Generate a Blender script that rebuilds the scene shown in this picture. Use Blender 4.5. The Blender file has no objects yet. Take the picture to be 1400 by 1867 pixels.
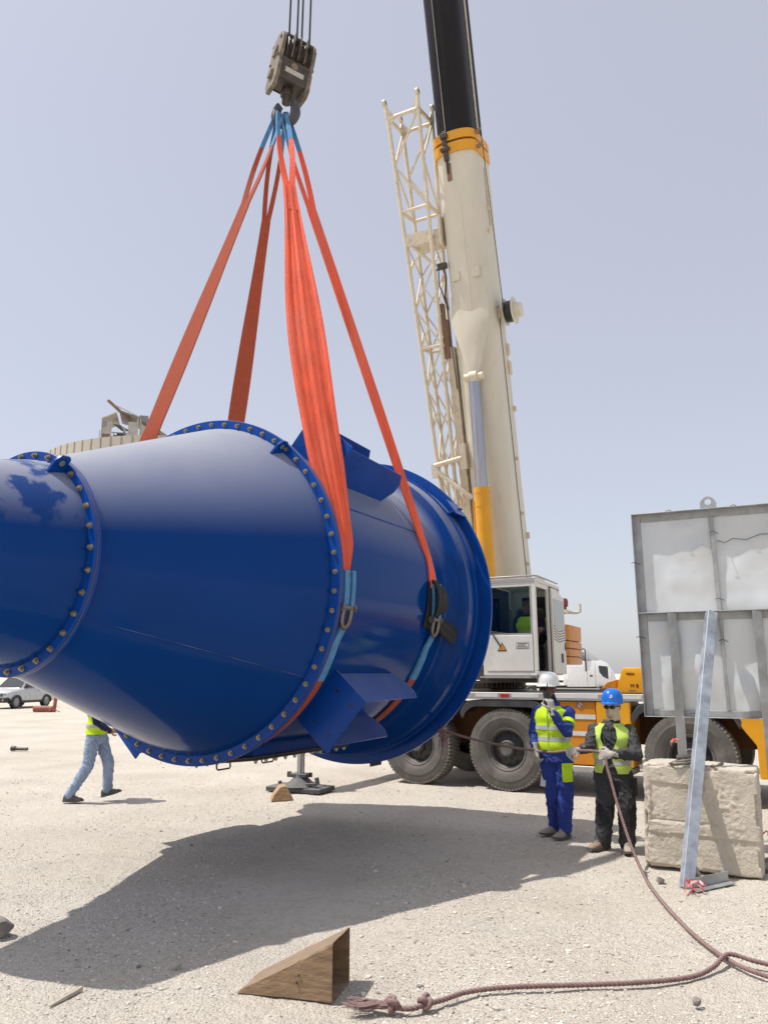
import bpy, bmesh, math, random
import numpy as np
from mathutils import Vector, Matrix, noise as mnoise

random.seed(7)
R = math.radians
scene = bpy.context.scene
col = scene.collection

# ------------------------------------------------------------------ camera
cam_data = bpy.data.cameras.new('camera')
cam = bpy.data.objects.new('camera', cam_data)
col.objects.link(cam)
cam_data.sensor_fit = 'VERTICAL'
cam_data.sensor_height = 36.0
cam_data.lens = 27.0
cam_data.clip_start = 0.05
cam_data.clip_end = 9000
cam.location = (0, 0, 1.85)
cam.rotation_euler = (R(90 + 11.88), 0, 0)
scene.camera = cam

# ------------------------------------------------------------------ sky and sun
SUN_K = Vector((0.50, 0.05, -1.0))            # travel direction of the sunlight
to_sun = (-SUN_K).normalized()
SUN_EL = math.asin(to_sun.z)
SUN_AZ = math.atan2(to_sun.x, to_sun.y)       # clockwise from +Y
world = bpy.data.worlds.new('World')
scene.world = world
world.use_nodes = True
wn, wl = world.node_tree.nodes, world.node_tree.links
wn.clear()
sky = wn.new('ShaderNodeTexSky')
sky.sky_type = 'NISHITA'
sky.sun_disc = False
sky.sun_elevation = SUN_EL
sky.sun_rotation = SUN_AZ
sky.altitude = 0
sky.air_density = 1.0
sky.dust_density = 1.8
sky.ozone_density = 1.0
hue = wn.new('ShaderNodeHueSaturation')
hue.inputs['Saturation'].default_value = 0.82
hue.inputs['Value'].default_value = 0.8
tint = wn.new('ShaderNodeMixRGB')             # even milky dust haze over the whole sky
tint.blend_type = 'ADD'
tint.inputs[0].default_value = 1.0
tint.inputs[2].default_value = (3.93, 3.86, 4.18, 1)
bg = wn.new('ShaderNodeBackground')
bg.inputs['Strength'].default_value = 0.10
wo = wn.new('ShaderNodeOutputWorld')
wl.new(sky.outputs[0], hue.inputs['Color'])
wl.new(hue.outputs[0], tint.inputs[1])
wl.new(tint.outputs[0], bg.inputs['Color'])
wl.new(bg.outputs[0], wo.inputs['Surface'])

sun_data = bpy.data.lights.new('sun', 'SUN')
sun_data.energy = 4.35
sun_data.angle = R(0.55)
sun_data.color = (1.0, 0.968, 0.925)
sun = bpy.data.objects.new('sun', sun_data)
col.objects.link(sun)
sun.rotation_euler = SUN_K.to_track_quat('-Z', 'Y').to_euler()
sun.location = (-20, 0, 40)

vs = scene.view_settings
vs.view_transform = 'Standard'
vs.look = 'None'
vs.exposure = 0.0
vs.gamma = 1.0
vs.use_curve_mapping = False

# ------------------------------------------------------------------ mesh helpers
WM = {}                                        # world matrix of every Empty / part


def TM(loc, rz=0.0):
    return Matrix.Translation(Vector(loc)) @ Matrix.Rotation(rz, 4, 'Z')


def frame_mat(o, x, y, z):
    m = Matrix.Identity(4)
    for i, a in enumerate((x, y, z)):
        for k in range(3):
            m[k][i] = a[k]
    m.translation = Vector(o)
    return m


def look_mat(p0, p1, up=(0, 0, 1)):
    """origin p0, local z towards p1"""
    z = (Vector(p1) - Vector(p0)).normalized()
    u = Vector(up)
    if abs(z.dot(u)) > 0.98:
        u = Vector((1, 0, 0)) if abs(z.x) < 0.9 else Vector((0, 1, 0))
    x = u.cross(z).normalized()
    y = z.cross(x)
    return frame_mat(p0, x, y, z)


class MB:
    def __init__(s, M=None):
        s.v, s.f, s.m = [], [], []
        s.M = M if M is not None else Matrix.Identity(4)

    def add(s, vs_, fs, mi=0, L=None):
        M = s.M @ L if L is not None else s.M
        b = len(s.v)
        s.v.extend(M @ Vector(v) for v in vs_)
        s.f.extend(tuple(b + i for i in f) for f in fs)
        s.m.extend([mi] * len(fs))
        return s

    def box(s, c, size, mi=0, L=None, taper=None):
        x, y, z = (k / 2 for k in size)
        tx, ty = taper if taper else (1, 1)
        vs_ = [(c[0] + sx * x * (tx if sz > 0 else 1), c[1] + sy * y * (ty if sz > 0 else 1), c[2] + sz * z)
               for sz in (-1, 1) for sy in (-1, 1) for sx in (-1, 1)]
        fs = [(0, 2, 3, 1), (4, 5, 7, 6), (0, 1, 5, 4), (2, 6, 7, 3), (0, 4, 6, 2), (1, 3, 7, 5)]
        return s.add(vs_, fs, mi, L)

    def lo_hi(s, lo, hi, mi=0, L=None):
        return s.box([(a + b) / 2 for a, b in zip(lo, hi)], [b - a for a, b in zip(lo, hi)], mi, L)

    def cyl(s, p0, p1, r0, r1=None, n=12, mi=0, caps=True, L=None):
        r1 = r0 if r1 is None else r1
        m = look_mat(p0, p1)
        ln = (Vector(p1) - Vector(p0)).length
        vs_, fs = [], []
        for k in range(n):
            a = 2 * math.pi * k / n
            vs_.append(m @ Vector((r0 * math.cos(a), r0 * math.sin(a), 0)))
            vs_.append(m @ Vector((r1 * math.cos(a), r1 * math.sin(a), ln)))
        for k in range(n):
            j = (k + 1) % n
            fs.append((2 * k, 2 * j, 2 * j + 1, 2 * k + 1))
        if caps:
            fs.append(tuple(2 * k for k in reversed(range(n))))
            fs.append(tuple(2 * k + 1 for k in range(n)))
        return s.add(vs_, fs, mi, L)

    def lathe(s, prof, n=32, L=None, mi=0, close=False, caps=False, a0=0.0, a1=2 * math.pi):
        """prof (r, z) revolved round local z"""
        full = abs(a1 - a0 - 2 * math.pi) < 1e-6
        m = n if full else n + 1
        vs_, fs = [], []
        for r, z in prof:
            for k in range(m):
                a = a0 + (a1 - a0) * k / n
                vs_.append((r * math.cos(a), r * math.sin(a), z))
        rows = len(prof)
        for i in range(rows if close else rows - 1):
            i2 = (i + 1) % rows
            for k in range(n):
                k2 = (k + 1) % m
                fs.append((i * m + k, i * m + k2, i2 * m + k2, i2 * m + k))
        if caps:
            fs.append(tuple(reversed(range(m))))
            fs.append(tuple((rows - 1) * m + k for k in range(m)))
        return s.add(vs_, fs, mi, L)

    def prism(s, poly, t0, t1, L=None, mi=0):
        """poly in local xy, extruded z t0..t1"""
        n = len(poly)
        vs_ = [(x, y, t0) for x, y in poly] + [(x, y, t1) for x, y in poly]
        fs = [tuple(reversed(range(n))), tuple(range(n, 2 * n))]
        fs += [(k, (k + 1) % n, n + (k + 1) % n, n + k) for k in range(n)]
        return s.add(vs_, fs, mi, L)

    def tube(s, pts, r, n=8, mi=0, closed=False, L=None, caps=True):
        pts = [Vector(p) for p in pts]
        rr = r if isinstance(r, (list, tuple)) else [r] * len(pts)
        fr = frames(pts, closed)
        vs_, fs = [], []
        for p, (x, y, _), q in zip(pts, fr, rr):
            for k in range(n):
                a = 2 * math.pi * k / n
                vs_.append(p + x * (q * math.cos(a)) + y * (q * math.sin(a)))
        m = len(pts)
        for i in range(m if closed else m - 1):
            i2 = (i + 1) % m
            for k in range(n):
                k2 = (k + 1) % n
                fs.append((i * n + k, i * n + k2, i2 * n + k2, i2 * n + k))
        if caps and not closed:
            fs.append(tuple(reversed(range(n))))
            fs.append(tuple((m - 1) * n + k for k in range(n)))
        return s.add(vs_, fs, mi, L)

    def loft(s, rings, mi=0, L=None, caps=True, closed=True):
        n = len(rings[0])
        vs_ = [p for r in rings for p in r]
        fs = []
        for i in range(len(rings) - 1):
            for k in range(n if closed else n - 1):
                k2 = (k + 1) % n
                fs.append((i * n + k, i * n + k2, (i + 1) * n + k2, (i + 1) * n + k))
        if caps:
            fs.append(tuple(reversed(range(n))))
            fs.append(tuple((len(rings) - 1) * n + k for k in range(n)))
        return s.add(vs_, fs, mi, L)

    def ball(s, c, rad, n=10, m=7, mi=0, L=None):
        if not isinstance(rad, (tuple, list)):
            rad = (rad,) * 3
        vs_ = [(c[0], c[1], c[2] - rad[2])]
        for i in range(1, m):
            t = math.pi * i / m - math.pi / 2
            for k in range(n):
                a = 2 * math.pi * k / n
                vs_.append((c[0] + rad[0] * math.cos(t) * math.cos(a), c[1] + rad[1] * math.cos(t) * math.sin(a), c[2] + rad[2] * math.sin(t)))
        vs_.append((c[0], c[1], c[2] + rad[2]))
        fs = [(0, 1 + (k + 1) % n, 1 + k) for k in range(n)]
        for i in range(m - 2):
            for k in range(n):
                a, b = 1 + i * n + k, 1 + i * n + (k + 1) % n
                fs.append((a, b, b + n, a + n))
        t = len(vs_) - 1
        o = 1 + (m - 2) * n
        fs += [(o + k, o + (k + 1) % n, t) for k in range(n)]
        return s.add(vs_, fs, mi, L)


def frames(pts, closed=False):
    out = []
    n = len(pts)
    prev = None
    for i, p in enumerate(pts):
        a = pts[i - 1] if (i > 0 or closed) else p
        b = pts[(i + 1) % n] if (i < n - 1 or closed) else p
        z = (b - a)
        z = z.normalized() if z.length > 1e-9 else Vector((0, 0, 1))
        if prev is None:
            u = Vector((0, 0, 1)) if abs(z.z) < 0.9 else Vector((1, 0, 0))
            x = u.cross(z).normalized()
        else:
            x = prev - z * prev.dot(z)
            x = x.normalized() if x.length > 1e-6 else Vector((1, 0, 0))
        prev = x
        out.append((x, z.cross(x), z))
    return out


def catmull(pts, step):
    P = [Vector(p) for p in pts]
    P = [P[0] * 2 - P[1]] + P + [P[-1] * 2 - P[-2]]
    out = []
    for i in range(1, len(P) - 2):
        a, b, c, d = P[i - 1:i + 3]
        n = max(2, int((c - b).length / step))
        for k in range(n):
            t = k / n
            out.append(0.5 * ((2 * b) + (c - a) * t + (2 * a - 5 * b + 4 * c - d) * t * t + (3 * b - a - 3 * c + d) * t ** 3))
    out.append(P[-2])
    return out


def link_mesh(name, me, mats, parent=None, smooth=35):
    for m in (mats if isinstance(mats, (list, tuple)) else [mats]):
        me.materials.append(m)
    if smooth is not None and len(me.polygons):
        me.polygons.foreach_set('use_smooth', [True] * len(me.polygons))
        me.set_sharp_from_angle(angle=R(smooth))
    o = bpy.data.objects.new(name, me)
    col.objects.link(o)
    if parent is not None:
        o.parent = parent
        WM[o] = WM[parent]
    else:
        WM[o] = Matrix.Identity(4)
    return o


def make(name, mb, mats, parent=None, smooth=35, bevel=0, seg=1, origin=None):
    """links the collected shapes as ONE mesh object; vertices are given in world space"""
    me = bpy.data.meshes.new(name)
    if parent is not None:
        inv = WM[parent].inverted()
    elif origin is not None:
        inv = Matrix.Translation(-Vector(origin))
    else:
        inv = Matrix.Identity(4)
    me.from_pydata([inv @ v for v in mb.v], [], mb.f)
    if any(mb.m):
        me.polygons.foreach_set('material_index', mb.m)
    bm = bmesh.new()
    bm.from_mesh(me)
    bmesh.ops.recalc_face_normals(bm, faces=bm.faces)
    if bevel:
        ed = [e for e in bm.edges if len(e.link_faces) == 2 and e.calc_face_angle(0) > R(28)]
        bmesh.ops.bevel(bm, geom=ed, offset=bevel, segments=seg, affect='EDGES', clamp_overlap=True, profile=0.5)
    bm.to_mesh(me)
    bm.free()
    o = link_mesh(name, me, mats, parent, smooth)
    if parent is None and origin is not None:
        o.location = origin
        WM[o] = Matrix.Translation(Vector(origin))
    return o


def tag(o, label, cat, group=None, kind=None):
    o['label'] = label
    if cat:
        o['category'] = cat
    if group:
        o['group'] = group
    if kind:
        o['kind'] = kind
    return o


def thing(name, label, cat, loc=(0, 0, 0), rz=0.0, group=None):
    o = bpy.data.objects.new(name, None)
    col.objects.link(o)
    o.location = loc
    o.rotation_euler = (0, 0, rz)
    o.empty_display_size = 0.2
    WM[o] = TM(loc, rz)
    return tag(o, label, cat, group)


def structure(o):
    o['kind'] = 'structure'
    return o


def instance(src, parent, M):
    """a copy of a part that shares its mesh; M = world matrix"""
    o = src.copy()
    col.objects.link(o)
    o.parent = parent
    o.matrix_local = WM[parent].inverted() @ M
    WM[o] = M
    return o


def put(o, M):
    """moves a part whose mesh was built at the world origin to world matrix M"""
    o.matrix_local = WM[o.parent].inverted() @ M
    WM[o] = M
    return o


def part0(name, mb, mats, parent, **kw):
    """part whose mesh is kept in its own local space (for instancing)"""
    me_parent = WM[parent]
    WM[parent] = Matrix.Identity(4)
    o = make(name, mb, mats, parent, **kw)
    WM[parent] = me_parent
    return o


def text_mesh(name, body, size, M, mat, parent, depth=0.002):
    cu = bpy.data.curves.new(name, 'FONT')
    cu.body = body
    cu.size = size
    cu.extrude = depth
    cu.align_x = 'CENTER'
    cu.align_y = 'CENTER'
    tmp = bpy.data.objects.new(name, cu)
    me = bpy.data.meshes.new_from_object(tmp)
    bpy.data.objects.remove(tmp)
    me.transform(WM[parent].inverted() @ M)
    return link_mesh(name, me, mat, parent, None)


# ------------------------------------------------------------------ materials
def pmat(name, c, rough=0.5, metal=0.0, var=0.12, scale=5.0, bump=0.0, bscale=40.0, dust=0.0,
         dustcol=(0.47, 0.42, 0.35), dirt=0.0, dirtcol=(0.10, 0.075, 0.05), dscale=2.5, spec=0.5,
         stretch=(1, 1, 1), coat=0.0, rvar=0.1, dlo=0.15, trans=0.0, fade=None, dn=(0.45, 1.0), wipe=None, wthr=(0.51, 0.57, 0.10)):
    m = bpy.data.materials.new(name)
    m.use_nodes = True
    N, Lk = m.node_tree.nodes, m.node_tree.links
    b = N['Principled BSDF']
    b.inputs['Metallic'].default_value = metal
    b.inputs['Specular IOR Level'].default_value = spec
    b.inputs['Coat Weight'].default_value = coat
    b.inputs['Coat Roughness'].default_value = 0.08
    if trans:
        b.inputs['Transmission Weight'].default_value = trans
    tc = N.new('ShaderNodeTexCoord')
    mp = N.new('ShaderNodeMapping')
    mp.inputs['Scale'].default_value = stretch
    Lk.new(tc.outputs['Object'], mp.inputs['Vector'])

    def noise(sc, detail=5.0, ro=0.55):
        n = N.new('ShaderNodeTexNoise')
        n.inputs['Scale'].default_value = sc
        n.inputs['Detail'].default_value = detail
        n.inputs['Roughness'].default_value = ro
        Lk.new(mp.outputs[0], n.inputs['Vector'])
        return n.outputs['Fac']

    def rng(src, lo, hi, a=0.0, bb=1.0):
        r = N.new('ShaderNodeMapRange')
        r.inputs['From Min'].default_value = lo
        r.inputs['From Max'].default_value = hi
        r.inputs['To Min'].default_value = a
        r.inputs['To Max'].default_value = bb
        Lk.new(src, r.inputs['Value'])
        return r.outputs['Result']

    def mixc(fac, a, c2):
        x = N.new('ShaderNodeMix')
        x.data_type = 'RGBA'
        if isinstance(fac, float):
            x.inputs['Factor'].default_value = fac
        else:
            Lk.new(fac, x.inputs['Factor'])
        for sock, val in ((x.inputs['A'], a), (x.inputs['B'], c2)):
            if isinstance(val, tuple):
                sock.default_value = val + (1,)
            else:
                Lk.new(val, sock)
        return x.outputs['Result']

    def mul(a, v):
        x = N.new('ShaderNodeMath')
        x.operation = 'MULTIPLY'
        Lk.new(a, x.inputs[0])
        if isinstance(v, float):
            x.inputs[1].default_value = v
        else:
            Lk.new(v, x.inputs[1])
        return x.outputs[0]

    lo = tuple(max(0, k * (1 - var)) for k in c)
    hi = tuple(min(1, k * (1 + var)) for k in c)
    n1 = noise(scale)
    colr = mixc(rng(n1, 0.3, 0.7), lo, hi)
    if fade:
        colr = mixc(rng(noise(scale * 0.35, 3), 0.45, 0.72, 0.0, fade[1]), colr, fade[0])
    rg = rng(n1, 0.25, 0.75, max(0.02, rough - rvar), min(1, rough + rvar))
    if dirt > 0:
        dm = rng(noise(dscale, 8, 0.7), 0.62 - 0.2 * dirt, 0.74, 0.0, dirt)
        colr = mixc(dm, colr, dirtcol)
    if dust > 0:
        g = N.new('ShaderNodeNewGeometry')
        sx = N.new('ShaderNodeSeparateXYZ')
        Lk.new(g.outputs['Normal'], sx.inputs[0])
        up = rng(sx.outputs['Z'], dlo, 1.0, 0.0, 1.0)
        dm2 = mul(mul(up, rng(noise(dscale * 0.9, 6, 0.6), 0.25, 0.75, dn[0], dn[1])), dust)
        if wipe:
            dm2 = mul(dm2, rng(noise(wipe, 4, 0.55), wthr[0], wthr[1], 1.0, wthr[2]))
        colr = mixc(dm2, colr, dustcol)
        x = N.new('ShaderNodeMix')
        x.data_type = 'FLOAT'
        Lk.new(dm2, x.inputs['Factor'])
        Lk.new(rg, x.inputs['A'])
        x.inputs['B'].default_value = 0.8
        rg = x.outputs['Result']
    Lk.new(colr, b.inputs['Base Color'])
    Lk.new(rg, b.inputs['Roughness'])
    if bump > 0:
        bp = N.new('ShaderNodeBump')
        bp.inputs['Strength'].default_value = bump
        bp.inputs['Distance'].default_value = 0.02
        Lk.new(noise(bscale, 8, 0.65), bp.inputs['Height'])
        Lk.new(bp.outputs[0], b.inputs['Normal'])
    return m


M_BLUE = pmat('blue_paint', (0.0022, 0.040, 0.195), rough=0.13, var=0.06, scale=1.2, spec=0.11, dust=0.95, dustcol=(0.405, 0.41, 0.42), rvar=0.05, dlo=0.20, dscale=2.2, dn=(0.84, 1.0), bump=0.010, bscale=5)
M_BLUE_NOSE = pmat('blue_paint_wiped_dust', (0.0022, 0.040, 0.195), rough=0.13, var=0.06, scale=1.2, spec=0.11, dust=0.88, dustcol=(0.405, 0.41, 0.42), rvar=0.04, dlo=0.20, dscale=2.2, dn=(0.8, 1.0), bump=0.010, bscale=5, wipe=2.6)
M_BLUE_LIT = pmat('blue_paint_lit_plate', (0.003, 0.052, 0.275), rough=0.28, var=0.12, scale=2.0, spec=0.2, dust=0.42, dustcol=(0.33, 0.345, 0.38), dirt=0.15, dirtcol=(0.003, 0.02, 0.09), dscale=4)  # same paint as the shell, its blue brightened to carry sunlight on the flanges
M_GASKET = pmat('gasket_edge', (0.13, 0.075, 0.085), rough=0.7)
M_ZINC = pmat('zinc_bolt', (0.36, 0.31, 0.20), rough=0.38, metal=0.7, var=0.3, scale=40)
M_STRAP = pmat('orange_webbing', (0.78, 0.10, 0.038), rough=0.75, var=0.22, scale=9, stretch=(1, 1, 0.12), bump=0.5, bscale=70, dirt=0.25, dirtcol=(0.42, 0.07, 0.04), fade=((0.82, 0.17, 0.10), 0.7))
M_STRAP_LINE = pmat('orange_webbing_stitch_line', (0.64, 0.085, 0.036), rough=0.85, var=0.25, scale=9, bump=0.4, bscale=70)
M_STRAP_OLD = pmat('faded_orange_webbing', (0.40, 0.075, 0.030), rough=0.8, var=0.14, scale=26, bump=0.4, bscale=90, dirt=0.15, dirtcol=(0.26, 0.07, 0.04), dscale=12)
M_EYE = pmat('blue_webbing', (0.085, 0.25, 0.46), rough=0.8, var=0.25, scale=12, bump=0.4, bscale=80, dirt=0.3, dirtcol=(0.10, 0.16, 0.22))
M_STEEL = pmat('worn_steel', (0.20, 0.175, 0.145), rough=0.42, metal=0.75, var=0.25, scale=14, dirt=0.5, dirtcol=(0.16, 0.10, 0.06), dscale=9)
M_DARK_STEEL = pmat('greasy_steel', (0.075, 0.062, 0.048), rough=0.5, metal=0.3, var=0.35, scale=9, dust=0.25, dirt=0.3, dirtcol=(0.16, 0.13, 0.10), dscale=8)
M_BLOCK = pmat('dusty_hook_block', (0.20, 0.16, 0.115), rough=0.7, var=0.4, scale=12, dust=0.5, dirt=0.85, dirtcol=(0.055, 0.042, 0.032), dscale=7, bump=0.3, bscale=25)
M_ROPEWIRE = pmat('wire_rope', (0.014, 0.013, 0.012), rough=0.5, metal=0.4)
M_BLACK_PAD = pmat('black_rubber_pad', (0.012, 0.012, 0.012), rough=0.7, var=0.3, bump=0.2)
M_CREAM = pmat('cream_paint', (0.63, 0.58, 0.465), rough=0.42, var=0.07, scale=1.5, dirt=0.34, dirtcol=(0.42, 0.33, 0.22), dscale=3.5, dust=0.15, stretch=(1, 1, 0.35))
M_CREAM_B = pmat('cream_jib_paint', (0.68, 0.60, 0.45), rough=0.5, var=0.1, scale=4, dirt=0.5, dirtcol=(0.26, 0.15, 0.08), dscale=9)
M_CAB = pmat('off_white_cab_paint', (0.70, 0.68, 0.62), rough=0.38, var=0.06, scale=3, dirt=0.3, dirtcol=(0.40, 0.34, 0.27), dscale=5, dust=0.2)
M_BOOMBLK = pmat('black_boom_paint', (0.016, 0.014, 0.013), rough=0.42, spec=0.18, var=0.3, scale=2, stretch=(1, 1, 0.15), dirt=0.25, dirtcol=(0.05, 0.042, 0.035), dscale=6)
M_YEL = pmat('crane_yellow_paint', (0.72, 0.33, 0.012), rough=0.36, var=0.08, scale=2, dirt=0.3, dirtcol=(0.33, 0.17, 0.05), dscale=5, dust=0.2)
M_YEL_DK = pmat('orange_yellow_paint', (0.58, 0.215, 0.012), rough=0.42, var=0.1, scale=2, dirt=0.35, dirtcol=(0.20, 0.09, 0.03), dscale=5, dust=0.2)
M_CHROME = pmat('chrome_rod', (0.40, 0.395, 0.43), rough=0.2, metal=1.0, var=0.12, scale=3, stretch=(6, 6, 0.2), rvar=0.05)
M_RUBBER = pmat('dusty_tyre_rubber', (0.105, 0.098, 0.086), rough=0.85, var=0.25, scale=5, dust=0.35, dirt=0.6, dirtcol=(0.22, 0.20, 0.17), dscale=4, bump=0.2, bscale=30)
M_TREAD = pmat('tyre_tread', (0.16, 0.145, 0.125), rough=0.9, var=0.3, scale=9, dust=0.4, dirt=0.5, dirtcol=(0.34, 0.31, 0.27))
M_RIM = pmat('grey_wheel_rim', (0.12, 0.117, 0.11), rough=0.5, metal=0.2, var=0.2, dust=0.4, dirt=0.5, dirtcol=(0.22, 0.19, 0.155), dscale=6)
M_RIM_DK = pmat('dark_wheel_disc', (0.035, 0.035, 0.036), rough=0.5, var=0.2, dust=0.3, dirt=0.3, dirtcol=(0.12, 0.1, 0.08), dscale=8)
M_BLACK = pmat('black_plastic', (0.022, 0.022, 0.023), rough=0.45, var=0.2, dust=0.4)
M_BLACK_FENDER = pmat('black_fender', (0.05, 0.05, 0.052), rough=0.42, var=0.25, dust=0.5, dirt=0.3, dirtcol=(0.2, 0.18, 0.15), dscale=3)
M_CHASSIS = pmat('chassis_brown', (0.14, 0.055, 0.016), rough=0.7, var=0.3, dirt=0.5, dust=0.3)
M_ALU = pmat('grey_deck_rail', (0.40, 0.39, 0.37), rough=0.5, metal=0.3, var=0.15, scale=6, dirt=0.35, dirtcol=(0.23, 0.2, 0.16), dscale=6, dust=0.2)
M_WSTRIPE = pmat('white_reflective_strip', (0.62, 0.62, 0.60), rough=0.4, var=0.1, dirt=0.3, dirtcol=(0.35, 0.3, 0.25))
M_RED = pmat('red_reflector', (0.55, 0.02, 0.02), rough=0.3)
M_REDDK = pmat('dull_red_lens', (0.20, 0.03, 0.03), rough=0.35)
M_WHITE = pmat('white_vehicle_paint', (0.78, 0.78, 0.78), rough=0.3, var=0.03, coat=0.3)
M_SILVER = pmat('pale_vehicle_paint', (0.52, 0.53, 0.54), rough=0.28, var=0.04, coat=0.4, dust=0.15)
M_GLASS_DK = pmat('dark_vehicle_glass', (0.03, 0.038, 0.04), rough=0.05, var=0.05, rvar=0.01, spec=0.8)
M_GALV = pmat('galvanised_sheet', (0.66, 0.68, 0.68), rough=0.36, metal=0.25, var=0.10, scale=2.2, dirt=0.35, dirtcol=(0.42, 0.37, 0.28), dscale=1.8, rvar=0.12, bump=0.03, bscale=8, fade=((0.50, 0.49, 0.45), 0.6))
M_GALV_F = pmat('galvanised_angle', (0.36, 0.365, 0.36), rough=0.45, metal=0.4, var=0.25, scale=5, dirt=0.5, dirtcol=(0.25, 0.20, 0.14), dscale=4)
M_GALV_B = pmat('galvanised_strut', (0.33, 0.36, 0.40), rough=0.58, metal=0.25, var=0.3, scale=9, dirt=0.3, dirtcol=(0.55, 0.56, 0.56), dscale=10)
M_CONC = pmat('rough_concrete', (0.55, 0.485, 0.39), rough=0.95, var=0.13, scale=4, bump=0.7, bscale=40, dirt=0.45, dirtcol=(0.40, 0.33, 0.24), dscale=2.2, dust=0.5, dustcol=(0.60, 0.555, 0.48))
M_WOOD = pmat('weathered_wood', (0.27, 0.175, 0.10), rough=0.8, var=0.3, scale=7, stretch=(0.6, 3, 5), bump=0.3, bscale=30, dust=0.5, dustcol=(0.30, 0.245, 0.19), dirt=0.55, dirtcol=(0.11, 0.075, 0.05), dscale=3)
M_WOODEND = pmat('wood_end_grain', (0.15, 0.085, 0.05), rough=0.85, var=0.3, scale=16, bump=0.4, bscale=40, dirt=0.5, dirtcol=(0.06, 0.035, 0.025), dscale=5)
M_TIMBER = pmat('split_timber', (0.42, 0.27, 0.15), rough=0.85, var=0.3, scale=8, stretch=(1, 4, 4), bump=0.4, bscale=24)
M_ROPE = pmat('dusty_purple_rope', (0.215, 0.125, 0.115), rough=0.95, var=0.25, scale=30, bump=0.3, bscale=120, dust=0.5, dustcol=(0.42, 0.36, 0.32), dlo=0.4)
M_ROCK = pmat('pale_stone', (0.42, 0.375, 0.315), rough=0.95, var=0.25, scale=10, bump=0.6, bscale=30, dust=0.4)
M_ROCKDK = pmat('grey_stone', (0.24, 0.215, 0.19), rough=0.95, var=0.3, scale=10, bump=0.6, bscale=30, dust=0.3)
M_RUSTRED = pmat('faded_red_pipe', (0.30, 0.09, 0.07), rough=0.8, var=0.2, dust=0.4, dirt=0.4, dirtcol=(0.4, 0.3, 0.25))
M_PLANT_SHEET = pmat('old_cladding_sheet', (0.47, 0.44, 0.39), rough=0.7, var=0.15, scale=1.2, dirt=0.5, dirtcol=(0.30, 0.25, 0.2), dscale=0.9)
M_PLANT_CONC = pmat('silo_concrete', (0.46, 0.415, 0.345), rough=0.9, var=0.1, scale=0.4, dirt=0.4, dirtcol=(0.36, 0.31, 0.25), dscale=0.4)
M_PLANT_DK = pmat('dark_machinery', (0.11, 0.105, 0.10), rough=0.7, var=0.3)
M_PLANT_RUST = pmat('rusty_girder', (0.25, 0.16, 0.11), rough=0.85, var=0.25, scale=2)
M_PLANT_STEEL = pmat('grey_plant_steel', (0.27, 0.26, 0.245), rough=0.6, var=0.2)
M_TAPE = pmat('red_white_tape', (0.60, 0.05, 0.05), rough=0.5, var=0.1, fade=((0.75, 0.7, 0.68), 0.9), scale=22)
M_TEXTDK = pmat('dark_lettering', (0.05, 0.012, 0.01), rough=0.5)
M_GREY = pmat('grey_lettering', (0.16, 0.15, 0.15), rough=0.5)
M_AMBER = pmat('amber_sticker', (0.62, 0.27, 0.05), rough=0.5)

M_GLASS = bpy.data.materials.new('clear_cab_glass')
M_GLASS.use_nodes = True
_n, _l = M_GLASS.node_tree.nodes, M_GLASS.node_tree.links
_n.clear()
_o = _n.new('ShaderNodeOutputMaterial')
_mx = _n.new('ShaderNodeMixShader')
_fr = _n.new('ShaderNodeFresnel')
_fr.inputs['IOR'].default_value = 1.55
_tr = _n.new('ShaderNodeBsdfTransparent')
_tr.inputs['Color'].default_value = (0.80, 0.90, 0.87, 1)
_gl = _n.new('ShaderNodeBsdfGlossy')
_gl.inputs['Roughness'].default_value = 0.03
_ad = _n.new('ShaderNodeMath')
_ad.operation = 'ADD'
_ad.inputs[1].default_value = 0.05
_l.new(_fr.outputs[0], _ad.inputs[0])
_l.new(_ad.outputs[0], _mx.inputs[0])
_l.new(_tr.outputs[0], _mx.inputs[1])
_l.new(_gl.outputs[0], _mx.inputs[2])
_l.new(_mx.outputs[0], _o.inputs['Surface'])

# ================================================================== GROUND
def ground_height(x, y):
    d = math.hypot(x, y - 2)
    f = max(0.0, min(1.0, (26 - d) / 14))
    h = 0.022 * mnoise.noise((x * 0.7, y * 0.7, 3.1)) + 0.012 * mnoise.noise((x * 2.3, y * 2.3, 8.0)) + 0.006 * mnoise.noise((x * 7, y * 7, 1.0))
    h += 0.004 * mnoise.noise((x * 19, y * 19, 5.0))
    return h * f - 0.012


def graded(lo, hi, step, far, ratio=1.28):
    a = list(np.arange(lo, hi + 1e-6, step))
    s, x = step, hi
    while x < far:
        s *= ratio
        x += s
        a.append(x)
    s, x = step, lo
    left = []
    while x > -far:
        s *= ratio
        x -= s
        left.append(x)
    return left[::-1] + a


gx = graded(-5.0, 5.2, 0.045, 4000)
gy = graded(3.6, 13.5, 0.055, 4000)
gy = [y for y in gy if y > -400]
gverts = [(x, y, ground_height(x, y)) for y in gy for x in gx]
nx = len(gx)
gfaces = [(j * nx + i, j * nx + i + 1, (j + 1) * nx + i + 1, (j + 1) * nx + i) for j in range(len(gy) - 1) for i in range(nx - 1)]
gme = bpy.data.meshes.new('ground')
gme.from_pydata(gverts, [], gfaces)

M_GROUND = bpy.data.materials.new('crushed_limestone_ground')
M_GROUND.use_nodes = True
N, Lk = M_GROUND.node_tree.nodes, M_GROUND.node_tree.links
bs = N['Principled BSDF']
bs.inputs['Roughness'].default_value = 0.95
bs.inputs['Specular IOR Level'].default_value = 0.15
tc = N.new('ShaderNodeTexCoord')


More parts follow.
